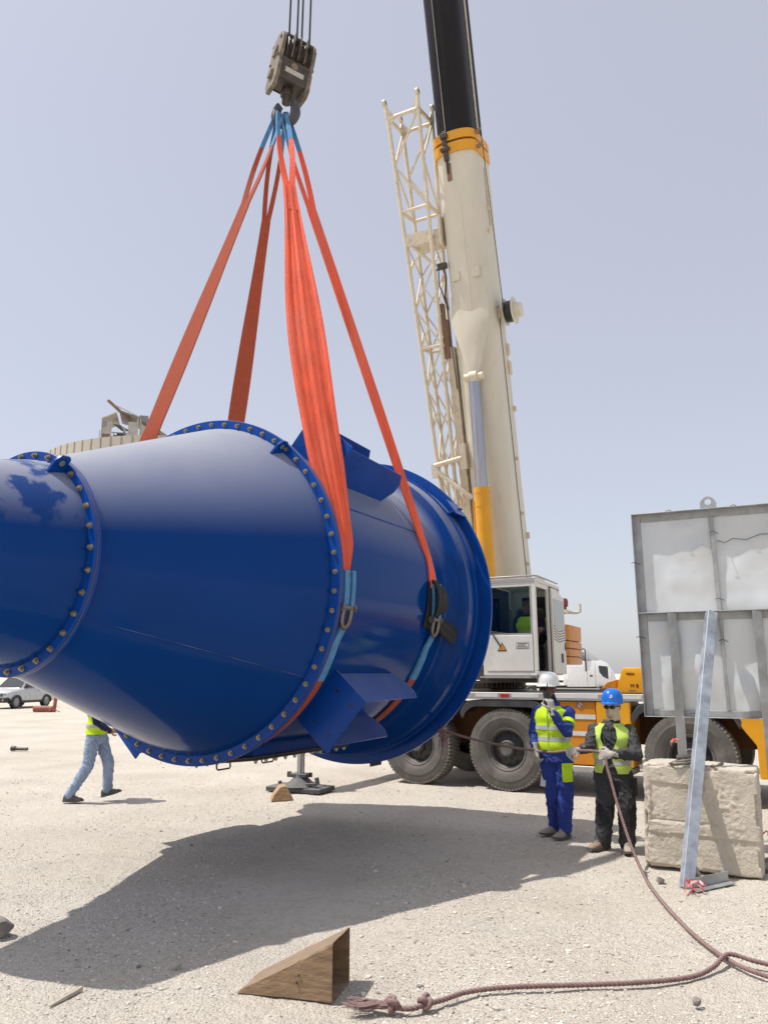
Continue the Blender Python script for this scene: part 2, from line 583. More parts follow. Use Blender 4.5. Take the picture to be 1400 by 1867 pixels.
def gnoise(sc, det=6, ro=0.6):
    n = N.new('ShaderNodeTexNoise')
    n.inputs['Scale'].default_value = sc
    n.inputs['Detail'].default_value = det
    n.inputs['Roughness'].default_value = ro
    Lk.new(tc.outputs['Object'], n.inputs['Vector'])
    return n.outputs['Fac']


def gramp(src, stops):
    r = N.new('ShaderNodeValToRGB')
    e = r.color_ramp.elements
    e[0].position, e[0].color = stops[0][0], stops[0][1] + (1,)
    e[1].position, e[1].color = stops[-1][0], stops[-1][1] + (1,)
    for p, c in stops[1:-1]:
        k = e.new(p)
        k.color = c + (1,)
    Lk.new(src, r.inputs[0])
    return r.outputs[0]


def gmix(a, b, mode, f=1.0):
    x = N.new('ShaderNodeMixRGB')
    x.blend_type = mode
    if isinstance(f, float):
        x.inputs[0].default_value = f
    else:
        Lk.new(f, x.inputs[0])
    Lk.new(a, x.inputs[1])
    Lk.new(b, x.inputs[2])
    return x.outputs[0]


base_c = gramp(gnoise(0.55, 5), [(0.30, (0.56, 0.50, 0.415)), (0.5, (0.635, 0.573, 0.483)), (0.72, (0.70, 0.64, 0.55))])
fine_c = gramp(gnoise(14, 8, 0.7), [(0.28, (0.80, 0.79, 0.77)), (0.5, (1, 1, 1)), (0.75, (1.07, 1.06, 1.05))])
vor = N.new('ShaderNodeTexVoronoi')
vor.inputs['Scale'].default_value = 55
vor.inputs['Randomness'].default_value = 1.0
Lk.new(tc.outputs['Object'], vor.inputs['Vector'])
peb_c = gramp(vor.outputs['Color'], [(0.0, (0.74, 0.73, 0.71)), (0.25, (0.98, 0.98, 0.98)), (1.0, (1.06, 1.06, 1.06))])
c_ = gmix(gmix(base_c, fine_c, 'MULTIPLY'), peb_c, 'MULTIPLY', 0.8)
patch = gramp(gnoise(0.9, 7, 0.65), [(0.56, (0, 0, 0)), (0.70, (1, 1, 1))])
greyp = N.new('ShaderNodeRGB')
greyp.outputs[0].default_value = (0.47, 0.445, 0.41, 1)
bw = N.new('ShaderNodeRGBToBW')
Lk.new(patch, bw.inputs[0])
pm = N.new('ShaderNodeMath')
pm.operation = 'MULTIPLY'
pm.inputs[1].default_value = 0.35
Lk.new(bw.outputs[0], pm.inputs[0])
c_ = gmix(c_, greyp.outputs[0], 'MIX', pm.outputs[0])
Lk.new(c_, bs.inputs['Base Color'])
b1 = N.new('ShaderNodeBump')
b1.inputs['Strength'].default_value = 0.7
b1.inputs['Distance'].default_value = 0.02
Lk.new(vor.outputs['Distance'], b1.inputs['Height'])
b1.invert = True
b2 = N.new('ShaderNodeBump')
b2.inputs['Strength'].default_value = 0.8
b2.inputs['Distance'].default_value = 0.035
Lk.new(gnoise(22, 10, 0.72), b2.inputs['Height'])
Lk.new(b1.outputs[0], b2.inputs['Normal'])
Lk.new(b2.outputs[0], bs.inputs['Normal'])
structure(link_mesh('ground', gme, M_GROUND, None, 180))

# loose gravel: thousands of small stones nobody could count
rng = np.random.default_rng(5)
ico = bmesh.new()
bmesh.ops.create_icosphere(ico, subdivisions=1, radius=1.0)
iv = np.array([v.co[:] for v in ico.verts])
ifc = np.array([[v.index for v in f.verts] for f in ico.faces])
ico.free()


def make_gravel(name, n, smin, smax, label, power, mat, ymax):
    out_v, out_f = [], []
    k = 0
    while k < n:
        u = rng.random()
        y = 3.4 * (ymax / 3.4) ** (u ** power)
        w = 0.56 * y + 0.4
        x = rng.uniform(-w, w)
        if mnoise.noise((x * 0.8, y * 0.8, 20.0)) + 0.45 < rng.random() * 0.9:
            continue
        s = smin + (smax - smin) * rng.random() ** 4
        v = iv * (1 + rng.uniform(-0.28, 0.28, (len(iv), 1)))
        v = v * (s * np.array([rng.uniform(0.8, 1.4), rng.uniform(0.8, 1.3), rng.uniform(0.45, 0.8)]))
        a = rng.uniform(0, 6.283)
        ca, sa = math.cos(a), math.sin(a)
        v = v @ np.array([[ca, -sa, 0], [sa, ca, 0], [0, 0, 1]])
        v = v + np.array([x, y, ground_height(x, y) + s * 0.22])
        out_v.append(v)
        out_f.append(ifc + k * len(iv))
        k += 1
    me = bpy.data.meshes.new(name)
    me.from_pydata(np.concatenate(out_v), [], np.concatenate(out_f).tolist())
    o = link_mesh(name, me, mat, None, None)
    return tag(o, label, 'gravel', kind='stuff')


M_GRAVEL = bpy.data.materials.new('gravel_stone')
M_GRAVEL.use_nodes = True
_n, _l = M_GRAVEL.node_tree.nodes, M_GRAVEL.node_tree.links
_g = _n.new('ShaderNodeNewGeometry')
_r = _n.new('ShaderNodeValToRGB')
_e = _r.color_ramp.elements
_e[0].position, _e[0].color = 0.0, (0.20, 0.18, 0.155, 1)
_e[1].position, _e[1].color = 1.0, (0.68, 0.63, 0.56, 1)
for p_, c2_ in ((0.06, (0.34, 0.305, 0.27, 1)), (0.16, (0.50, 0.45, 0.39, 1)), (0.5, (0.58, 0.525, 0.455, 1))):
    k_ = _e.new(p_)
    k_.color = c2_
_l.new(_g.outputs['Random Per Island'], _r.inputs[0])
_l.new(_r.outputs[0], _n['Principled BSDF'].inputs['Base Color'])
_n['Principled BSDF'].inputs['Roughness'].default_value = 0.95
make_gravel('gravel', 62000, 0.0028, 0.011, 'small pale loose stones scattered all over the ground', 1.0, M_GRAVEL, 14.5)
make_gravel('gravel', 2600, 0.008, 0.022, 'larger loose pebbles strewn thinly over the ground', 0.8, M_GRAVEL, 22)


# ================================================================== HANGING VESSEL
AX = R(61)
C2 = Vector((-1.954, 8.0, 2.737))
MV = Matrix.Translation(C2) @ Matrix.Rotation(AX, 4, 'Z')      # x along the vessel axis, -y towards camera right
LX = Matrix.Rotation(R(90), 4, 'Y')                            # lathe z -> vessel x
LXM = MV @ LX
vessel = thing('steel_hopper', 'huge glossy blue cone-ended steel hopper hanging level from the orange slings', 'hopper', C2, AX)


def polar(t, r, phi):
    """vessel-local point; phi measured up from the camera-right side"""
    return Vector((t, -r * math.cos(R(phi)), r * math.sin(R(phi))))


T1, R1, R2_, T3, R3 = -2.075, 0.917, 1.786, 3.13, 2.066
RB = 1.705


def shell(name, prof, mat=M_BLUE, n=128, smooth=30, parent=vessel):
    mb = MB(LXM)
    mb.lathe([(r, t) for t, r in prof], n)
    return make(name, mb, mat, parent, smooth)


shell('nose_cone', [(T1 - 1.05, 0.0), (T1 - 1.05, 0.60), (T1 - 1.04, 0.62), (T1 - 0.03, 0.845)], M_BLUE_NOSE)
shell('cone_shell', [(T1 + 0.03, 0.862), (-0.03, 1.693)])
shell('barrel', [(0.03, RB - 0.002)] + [(0.03 + k * 0.12, RB) for k in range(1, 21)] +
      [(2.50, 1.715), (2.56, 1.745), (2.60, 1.79), (2.615, 1.83)])
shell('flare', [(2.612, 1.78), (2.66, 1.90), (2.70, 1.925), (3.09, 1.935)])
shell('back_plate', [(3.12, 1.95), (3.14, 0.0)])


def ring(name, t0, t1, rin, rout, mat, parent=vessel):
    mb = MB(LXM)
    mb.lathe([(rin, t0), (rout - 0.004, t0), (rout, t0 + 0.004), (rout, t1 - 0.004), (rout - 0.004, t1), (rin, t1)], 144, close=True)
    return make(name, mb, mat, parent, 30)


fl1 = ring('flange', T1 - 0.034, T1 - 0.004, 0.80, R1, M_BLUE_LIT)
ring('gasket', T1 - 0.004, T1 + 0.004, 0.82, R1 + 0.003, M_GASKET)
ring('flange', T1 + 0.004, T1 + 0.034, 0.82, R1, M_BLUE_LIT)
fl2 = ring('flange', -0.036, -0.004, 1.60, R2_, M_BLUE_LIT)
ring('gasket', -0.004, 0.004, 1.62, R2_ + 0.003, M_GASKET)
ring('flange', 0.004, 0.036, 1.62, R2_, M_BLUE_LIT)
ring('end_ring', 3.09, 3.13, 1.90, R3, M_BLUE_LIT)
ring('stiffener_ring', 2.885, 2.90, 1.92, 1.955, M_BLUE_LIT)

# welded seam lines
mb = MB(MV)
for (ta, tb, ra, rb, ph) in ((T1 + 0.05, -0.05, 0.865, 1.69, -33),):
    pts = [polar(ta + (tb - ta) * k / 30, ra + (rb - ra) * k / 30 + 0.002, ph) for k in range(31)]
    mb.tube(pts, 0.005, 6)
make('weld_seam', mb, M_BLUE, vessel, 60)
mb = MB(MV)
mb.tube([polar(0.1 + 2.2 * k / 20, RB + 0.003, 27) for k in range(21)], 0.007, 6)
make('weld_seam', mb, M_BLUE_LIT, vessel, 60)

# bolts: one part each
bm_ = MB()
bm_.cyl((0, 0, 0), (0, 0, 0.005), 0.025, n=12)
bm_.cyl((0, 0, 0.005), (0, 0, 0.021), 0.0195, n=6)
bm_.cyl((0, 0, 0.021), (0, 0, 0.032), 0.011, n=8)
bolt0 = None
for (t_, r_, n_, off) in ((T1 - 0.034, 0.878, 32, 3.0), (-0.036, 1.735, 60, 1.5)):
    for k in range(n_):
        ph = off + 360.0 * k / n_
        M = MV @ Matrix.Translation(polar(t_, r_, ph)) @ Matrix.Rotation(R(-90), 4, 'Y') @ Matrix.Rotation(k * 1.7, 4, 'Z')
        if bolt0 is None:
            bolt0 = put(part0('bolt', bm_, M_ZINC, vessel, smooth=30), M)
        else:
            instance(bolt0, vessel, M)


def radial_mat(t, r, phi):
    """x along axis, y radial, z tangential"""
    er = Vector((0, -math.cos(R(phi)), math.sin(R(phi))))
    ex = Vector((1, 0, 0))
    return MV @ frame_mat(polar(t, r, phi), ex, er, ex.cross(er))


# lifting eyes
for (t_, r_, ph, s_) in ((T1 - 0.035, 0.86, 54, 1.0), (-0.037, 1.69, 50, 1.0)):
    M = radial_mat(t_, r_, ph)
    mb = MB(M)
    q = [(-0.15 * s_, -0.09 * s_), (0.0, -0.06 * s_), (0.0, 0.10 * s_), (-0.02 * s_, 0.12 * s_), (-0.09 * s_, 0.115 * s_), (-0.13 * s_, 0.06 * s_)]
    mb.prism(q, -0.012, 0.012)
    e_ = make('lifting_eye', mb, M_BLUE_LIT, vessel, 30, bevel=0.002)
    mb = MB(M @ Matrix.Translation((-0.062 * s_, 0.052 * s_, 0)))
    mb.lathe([(0.026, -0.014), (0.044, -0.014), (0.044, 0.014), (0.026, 0.014)], 18, close=True)
    make('eye_collar', mb, M_BLUE, e_, 30)
    mb = MB(M @ Matrix.Translation((-0.062 * s_, 0.052 * s_, 0)))
    mb.cyl((0, 0, -0.0135), (0, 0, 0.0135), 0.0255, n=18)
    make('eye_hole', mb, M_GREY, e_, 30)
mb = MB(radial_mat(2.90, 1.93, 36))
mb.prism([(-0.02, 0), (0.19, 0.0), (0.19, 0.17), (0.12, 0.17), (-0.02, 0.03)], -0.01, 0.01)
mb.box((0.06, 0.13, 0.0), (0.34, 0.018, 0.24))
make('ring_gusset', mb, M_BLUE_LIT, vessel, 30)

# four support brackets: base plate with bolt holes and two long gussets
for ph0 in (49, -41, -131, 139):
    dphi = 9.2
    w_ = 2 * 1.9 * math.sin(R(dphi))
    M = radial_mat(0.41, 1.70, ph0)
    mb = MB(M)
    mb.box((0, 0.20, 0), (0.022, 0.44, w_ + 0.05))
    bp = make('bracket_base_plate', mb, M_BLUE_LIT, vessel, 30, bevel=0.003)
    for yy in (0.12, 0.32):
        for zz in (-0.19, 0.19):
            mb = MB(M)
            mb.cyl((-0.013, yy, zz), (0.013, yy, zz), 0.017, n=12)
            make('bolt_hole', mb, M_BLACK, bp, 30)
    for sg in (-1, 1):
        mb = MB(M @ Matrix.Translation((0, 0, sg * w_ * 0.46)))
        mb.prism([(0.012, -0.08), (0.012, 0.385), (1.22, 0.36), (1.30, 0.26), (1.30, 0.14), (1.12, -0.08)], -0.008, 0.008)
        make('bracket_gusset', mb, M_BLUE_LIT, vessel, 30, bevel=0.002)
    mb = MB(M)
    mb.box((0.62, 0.02, 0), (1.24, 0.012, w_ * 0.84))
    make('bracket_pad', mb, M_BLUE_LIT, vessel, 30)

# inspection hatch under the belly
MH = radial_mat(1.18, RB, -84)
mb = MB(MH)
mb.box((0, -0.05, 0), (1.66, 0.20, 0.72))
hatch = make('hatch_neck', mb, M_BLUE_LIT, vessel, 30)
mb = MB(MH)
mb.box((0, 0.058, 0), (1.78, 0.016, 0.84))
mb.box((0, 0.078, 0), (1.78, 0.014, 0.84))
hc = make('hatch_cover', mb, M_DARK_STEEL, vessel, 30)
for k in range(11):
    for zz in (-0.39, 0.39):
        instance(bolt0, vessel, MH @ Matrix.Translation((-0.83 + 0.166 * k, 0.085, zz)) @ Matrix.Rotation(R(-90), 4, 'X'))
for xx in (-0.62, 0.15):
    mb = MB(MH)
    mb.tube([(xx, 0.08, 0.30), (xx, 0.15, 0.30), (xx + 0.02, 0.165, 0.30), (xx + 0.20, 0.165, 0.30), (xx + 0.22, 0.15, 0.30), (xx + 0.22, 0.08, 0.30)], 0.009, 8)
    make('hatch_handle', mb, M_BLACK, hc, 60)


# ================================================================== SLINGS, SHACKLES, HOOK BLOCK
HOOK = Vector((-1.345, 8.87, 8.98))            # saddle of the hook


def vpt(t, r, ph):
    return MV @ polar(t, r, ph)


AXV = (MV.to_3x3() @ Vector((1, 0, 0))).normalized()


def ribbon(mb, path, widths, wdirs, thick=0.014, mi=0, folds=0.0, seed=0):
    """flat strap along path; wdirs = width direction at each point; folds = lengthwise pleats"""
    n = len(path)
    m = 15 if folds < 0.01 else 33
    rings = []
    for i, p in enumerate(path):
        z = (path[min(i + 1, n - 1)] - path[max(i - 1, 0)]).normalized()
        w = wdirs[i] - z * wdirs[i].dot(z)
        w.normalize()
        nn = z.cross(w)
        top, bot = [], []
        for k in range(m):
            u = k / (m - 1) - 0.5
            d = folds * (math.sin(u * 13 + seed + 0.9 * math.sin(i * 0.12)) + 0.5 * math.sin(u * 31 + i * 0.05)) * (0.5 + abs(u) * 0.5)
            q = p + w * (u * widths[i]) + nn * d
            top.append(q + nn * thick / 2)
            bot.append(q - nn * thick / 2)
        rings.append(top + bot[::-1])
    b0 = len(mb.m)
    mb.loft(rings, mi)
    if folds > 0.01:                          # stitched lines along the webbing
        for i in range(len(rings) - 1):
            for k in range(2 * m):
                kk = k if k < m else 2 * m - 1 - k
                if kk % 5 == 2:
                    mb.m[b0 + i * 2 * m + k] = 1


def lerp_list(stops, n):
    out = []
    for i in range(n):
        u = i / (n - 1)
        for (u0, a), (u1, b) in zip(stops, stops[1:]):
            if u <= u1 + 1e-9:
                f = (u - u0) / (u1 - u0)
                f = f * f * (3 - 2 * f) if not isinstance(a, Vector) else f
                out.append(a + (b - a) * f)
                break
    return out


def arc(t, ph0, ph1, n, r=RB + 0.022):
    return [vpt(t, r, ph0 + (ph1 - ph0) * k / (n - 1)) for k in range(n)]


CAMX = Vector((1, 0, 0))


def sling(label, t, side, hook_off, wmid, wtop, mat, wd_mid, front=True, ph_end=2.0, folds=0.0, wend=0.2, bow=0.0):
    """sling leg from the hook down to and over the barrel"""
    root = thing('lifting_sling', label, 'sling', HOOK, 0, 'webbing slings holding the hopper')
    top = HOOK + Vector(hook_off)
    if front:
        con = arc(t, 15, ph_end, 10)
    else:
        con = arc(t, 164, 182, 8)
    straight = [top + (con[0] - top) * (k / 40) for k in range(40)]
    if front:
        for k in range(40):
            f = k / 40
            straight[k] = straight[k] - AXV * (bow * math.sin(math.pi * f) * f)
    path = straight + con
    n = len(path)
    ws = lerp_list([(0, wtop), (0.12, wtop * 1.2), (0.50, wmid), (0.68, wmid * 0.9), (0.84, wmid * 0.62 if front else wmid), (1.0, wend)], n)
    wd = lerp_list([(0, wd_mid), (0.6, wd_mid), (0.86, (AXV + wd_mid).normalized() if front else AXV), (1.0, AXV)], n)
    ncut = 7                                   # below here both strands of the eye lie together
    mb = MB()
    ribbon(mb, path[ncut:], ws[ncut:], wd[ncut:], 0.02, 0, folds)
    make('webbing', mb, [mat, M_STRAP_LINE] if folds > 0.01 else mat, root, 40)
    side_v = wd[ncut] - Vector((0, 0, wd[ncut].z))
    side_v.normalize()
    for sg in (-1, 1):
        a0 = HOOK + Vector((hook_off[0] * 0.35, hook_off[1] * 0.5, 0.10)) + side_v * (0.055 * sg)
        a1 = path[ncut] + side_v * (ws[ncut] * 0.22 * sg)
        a2 = path[ncut + 3] + side_v * (ws[ncut + 3] * 0.20 * sg)
        strand = [a0.lerp(a1, k / 14) + side_v * (0.035 * sg * math.sin(math.pi * k / 14)) for k in range(15)] + [a2]
        tw = (wd[0] + Vector((0, -0.9 * sg, 0))).normalized()
        wdl = [tw.lerp(wd[0], k / 15).normalized() for k in range(16)]
        wl_ = [0.055 + (max(0.06, ws[ncut] * 0.5) - 0.055) * k / 15 for k in range(16)]
        mb = MB()
        ribbon(mb, strand[:6], wl_[:6], wdl[:6], 0.024)
        make('eye', mb, M_EYE, root, 40)
        mb = MB()
        ribbon(mb, strand[5:], wl_[5:], wdl[5:], 0.020)
        make('eye_strand', mb, mat, root, 40)
    return root, con


W1 = Vector((0.93, 0.30, 0.1)).normalized()
W2 = Vector((0.30, 0.90, 0.1)).normalized()
W3 = Vector((0.62, 0.75, 0)).normalized()
s1, c1 = sling('wide bright orange lifting sling down the near side of the hopper', 0.16, 1, (0.02, -0.10, -0.22), 0.42, 0.13, M_STRAP, W1, True, 1, 0.013, 0.15, bow=0.20)
s2, c2b = sling('narrow orange-red lifting sling running to the black pad by the end ring', 2.12, 1, (0.10, 0.03, -0.30), 0.15, 0.12, M_STRAP, Vector((0.80, 0.60, 0)).normalized(), True, 3, 0.004, 0.17)
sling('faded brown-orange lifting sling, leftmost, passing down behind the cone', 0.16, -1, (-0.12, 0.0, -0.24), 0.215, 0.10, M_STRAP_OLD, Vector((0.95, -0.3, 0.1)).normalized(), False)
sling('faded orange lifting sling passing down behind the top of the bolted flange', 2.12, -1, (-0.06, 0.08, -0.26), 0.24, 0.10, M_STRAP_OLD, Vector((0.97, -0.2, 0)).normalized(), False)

for t_, ph_a, lab, pad, phe in ((0.16, 1, 'rusty shackle joining the slings beside the bolted flange', False, -62), (2.12, 3, 'rusty shackle joining the slings under the black rubber pad', True, -50)):
    # lower strap eye, shackle, belly strap
    belly = thing('belly_sling', 'orange belly sling under the hopper ' + ('nearer the end ring' if pad else 'right behind the bolted flange'), 'sling', vpt(t_, RB, -90), 0, 'webbing slings under the hopper belly')
    pth = arc(t_, -21, -205, 60, RB + 0.018)
    nb = 4
    mb = MB()
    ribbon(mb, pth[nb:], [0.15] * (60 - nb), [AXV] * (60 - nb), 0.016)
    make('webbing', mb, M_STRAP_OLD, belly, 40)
    mb = MB()
    pe = [vpt(t_, RB + 0.065, -14.5), vpt(t_, RB + 0.04, -17.5)] + pth[:nb + 1]
    ribbon(mb, pe, [0.09, 0.10] + [0.11 + 0.04 * k / nb for k in range(nb + 1)], [AXV] * (nb + 3), 0.026)
    make('eye', mb, M_EYE, belly, 40)
    # upper eye (blue end of the leg)
    mb = MB()
    pu = arc(t_, ph_a + 1.5, -9.5, 8, RB + 0.045)
    ribbon(mb, pu, [0.13 - 0.004 * k for k in range(8)], [AXV] * 8, 0.03)
    ribbon(mb, [q + AXV * 0.06 for q in arc(t_, ph_a + 1.5, -10, 8, RB + 0.08)], [0.055] * 8, [AXV] * 8, 0.014)
    make('lower_eye', mb, M_EYE, s2 if pad else s1, 40)
    sh = thing('shackle', lab, 'shackle', vpt(t_, RB + 0.07, -9), 0, 'shackles on the sling ends')
    mb = MB()
    a_, b_ = vpt(t_, RB + 0.072, -9.0), vpt(t_, RB + 0.068, -14.5)
    for s_ in (-1, 1):
        o_ = AXV * (0.062 * s_)
        mb.tube([a_ + o_, a_.lerp(b_, 0.35) + o_ * 1.15, a_.lerp(b_, 0.75) + o_ * 1.1, b_ + o_ * 0.7, b_ + (b_ - a_) * 0.14], 0.024, 10)
    make('bow', mb, M_STEEL, sh, 60)
    mb = MB()
    mb.cyl(a_ - AXV * 0.12, a_ + AXV * 0.11, 0.024, n=12)
    mb.cyl(a_ - AXV * 0.135, a_ - AXV * 0.105, 0.042, n=10)
    mb.cyl(a_ + AXV * 0.085, a_ + AXV * 0.115, 0.038, n=6)
    make('pin', mb, M_STEEL, sh, 40)
    if pad:
        pd = thing('rubber_pad', 'black rubber wear pad folded between sling and hopper', 'pad', vpt(t_, RB, 0))
        mb = MB()
        q = []
        for k in range(13):
            u = k / 12
            q.append(vpt(t_ + 0.02, RB + 0.03 + 0.10 * math.sin(u * math.pi) ** 0.8, 6 - 15 * u))
        ribbon(mb, q, [0.14 + 0.12 * math.sin(math.pi * k / 12) for k in range(13)], [AXV] * 13, 0.02, 0, 0.006)
        q = [vpt(t_ - 0.02 - 0.012 * k, RB + 0.02, 5 - 2.2 * k) for k in range(9)]
        ribbon(mb, q, [0.20] * 9, [AXV] * 9, 0.012, 0, 0.004)
        make('folded_pad', mb, M_BLACK_PAD, pd, 60)
        mb = MB()
        q = [vpt(t_ + 0.10 + 0.055 * k, RB + 0.05 + 0.018 * k, -10 - 0.8 * k) for k in range(7)]
        ribbon(mb, q, [0.16, 0.18, 0.2, 0.2, 0.21, 0.2, 0.12], [(MV.to_3x3() @ Vector((0, 0, 1)))] * 7, 0.02, 0, 0.01)
        make('loose_flap', mb, M_BLACK_PAD, pd, 60)

# hook block
HB = thing('hook_block', 'dusty four-sheave crane hook block with black hook above the hopper', 'hook block', HOOK)
HBZ = 0.52                                     # block bottom above the hook saddle
tilt = Matrix.Rotation(R(-7), 4, 'Y') @ Matrix.Rotation(R(-22), 4, 'Z')
MHB = Matrix.Translation(HOOK + Vector((0.06, 0, HBZ))) @ Matrix.Rotation(R(8), 4, 'Y') @ Matrix.Rotation(R(30), 4, 'Z')
for sg in (-1, 1):
    mb = MB(MHB @ Matrix.Translation((sg * 0.215, 0, 0)) @ Matrix.Rotation(R(90), 4, 'Z') @ Matrix.Rotation(R(90), 4, 'X'))
    prof = [(-0.15, -0.14), (-0.20, -0.02), (-0.20, 0.16), (-0.17, 0.24), (-0.21, 0.34), (-0.21, 0.52), (-0.15, 0.66), (-0.04, 0.72), (0.08, 0.72), (0.18, 0.65), (0.21, 0.52), (0.21, 0.34), (0.17, 0.24), (0.20, 0.16), (0.20, -0.02), (0.13, -0.14)]
    mb.prism(prof, -0.028, 0.028)
    ck = make('cheek_plate', mb, M_BLOCK, HB, 30, bevel=0.008)
    for yy, zz, rr_, tt_ in ((0, 0.43, 0.085, 0.275), (0, 0.08, 0.07, 0.285), (-0.13, 0.58, 0.022, 0.262), (0.13, 0.58, 0.022, 0.262), (-0.14, 0.3, 0.022, 0.262), (0.14, 0.3, 0.022, 0.262)):
        mb = MB(MHB)
        mb.cyl((sg * 0.24, yy, zz), (sg * tt_, yy, zz), rr_, n=18)
        make('pin_cap', mb, M_BLOCK, ck, 30, bevel=0.004)
for k in range(4):
    mb = MB(MHB @ Matrix.Translation((-0.135 + 0.09 * k, 0, 0.43)) @ Matrix.Rotation(R(90), 4, 'Y'))
    mb.lathe([(0.05, -0.034), (0.235, -0.034), (0.245, -0.026), (0.205, -0.005), (0.205, 0.005), (0.245, 0.026), (0.235, 0.034), (0.05, 0.034)], 32, close=True)
    make('sheave', mb, M_DARK_STEEL, HB, 30)
for k in range(3):
    mb = MB(MHB)
    mb.box((-0.09 + 0.09 * k, -0.225, 0.46), (0.012, 0.05, 0.36))
    make('separator', mb, M_BLOCK, HB, 30)
for nm_, cc_, ss_ in (('crosshead', (0, 0, 0.08), (0.40, 0.26, 0.18)), ('tie_bar', (0, -0.17, 0.25), (0.40, 0.05, 0.05)), ('tie_bar', (0, 0.17, 0.25), (0.40, 0.05, 0.05)), ('tie_bar', (0, -0.16, 0.62), (0.40, 0.04, 0.05)), ('guard_plate', (0, -0.17, 0.10), (0.40, 0.03, 0.26)), ('guard_plate', (0, 0.16, 0.30), (0.40, 0.03, 0.62))):
    mb = MB(MHB)
    mb.box(cc_, ss_)
    make(nm_, mb, M_DARK_STEEL, HB, 30, bevel=0.01)
mb = MB(MHB)
mb.box((0, -0.19, 0.10), (0.26, 0.012, 0.07))
make('nameplate', mb, M_PLANT_SHEET, HB, 30)
mb = MB(MHB)
mb.cyl((-0.02, -0.18, 0.18), (-0.02, -0.205, 0.18), 0.05, n=18)
make('grease_cap', mb, M_BLOCK, HB, 30)
mb = MB(Matrix.Translation(HOOK))
mb.cyl((0.05, 0, 0.28), (0.05, 0, 0.60), 0.062, n=16)
mb.cyl((0.05, 0, 0.38), (0.05, 0, 0.47), 0.085, n=8)
make('shank', mb, M_DARK_STEEL, HB, 30, bevel=0.006)
for sg in (-1, 1):
    pts, rr = [], []
    for k in range(15):
        a = R(78 - 18.5 * k)
        pts.append((sg * (0.125 * math.cos(a) + 0.105) - 0.0, 0.0, 0.135 + 0.155 * math.sin(a) * 1.0))
        rr.append(0.07 - 0.036 * abs(k - 5) / 9)
    mb = MB(Matrix.Translation(HOOK + Vector((0.045, 0, 0.0))) @ Matrix.Rotation(R(-20), 4, 'Z'))
    mb.tube([(-p[0] * 0.62, p[1], p[2] * 0.95) for p in pts], rr, 12)
    make('hook_horn', mb, M_BLACK_FENDER, HB, 60)

# ================================================================== MOBILE CRANE
MC = TM((1.97, 13.0, 0), R(-30))               # carrier: x along the near side, y away
SLEW = Vector((1.68, 14.75, 0))
FD = Vector((-0.454, -0.891, 0)).normalized()
MS = frame_mat(SLEW, FD, Vector((-FD.y, FD.x, 0)), Vector((0, 0, 1)))   # superstructure: x forward, y left
crane = thing('mobile_crane', 'cream and yellow all-terrain mobile crane with raised telescopic boom and lattice jib', 'crane', SLEW)


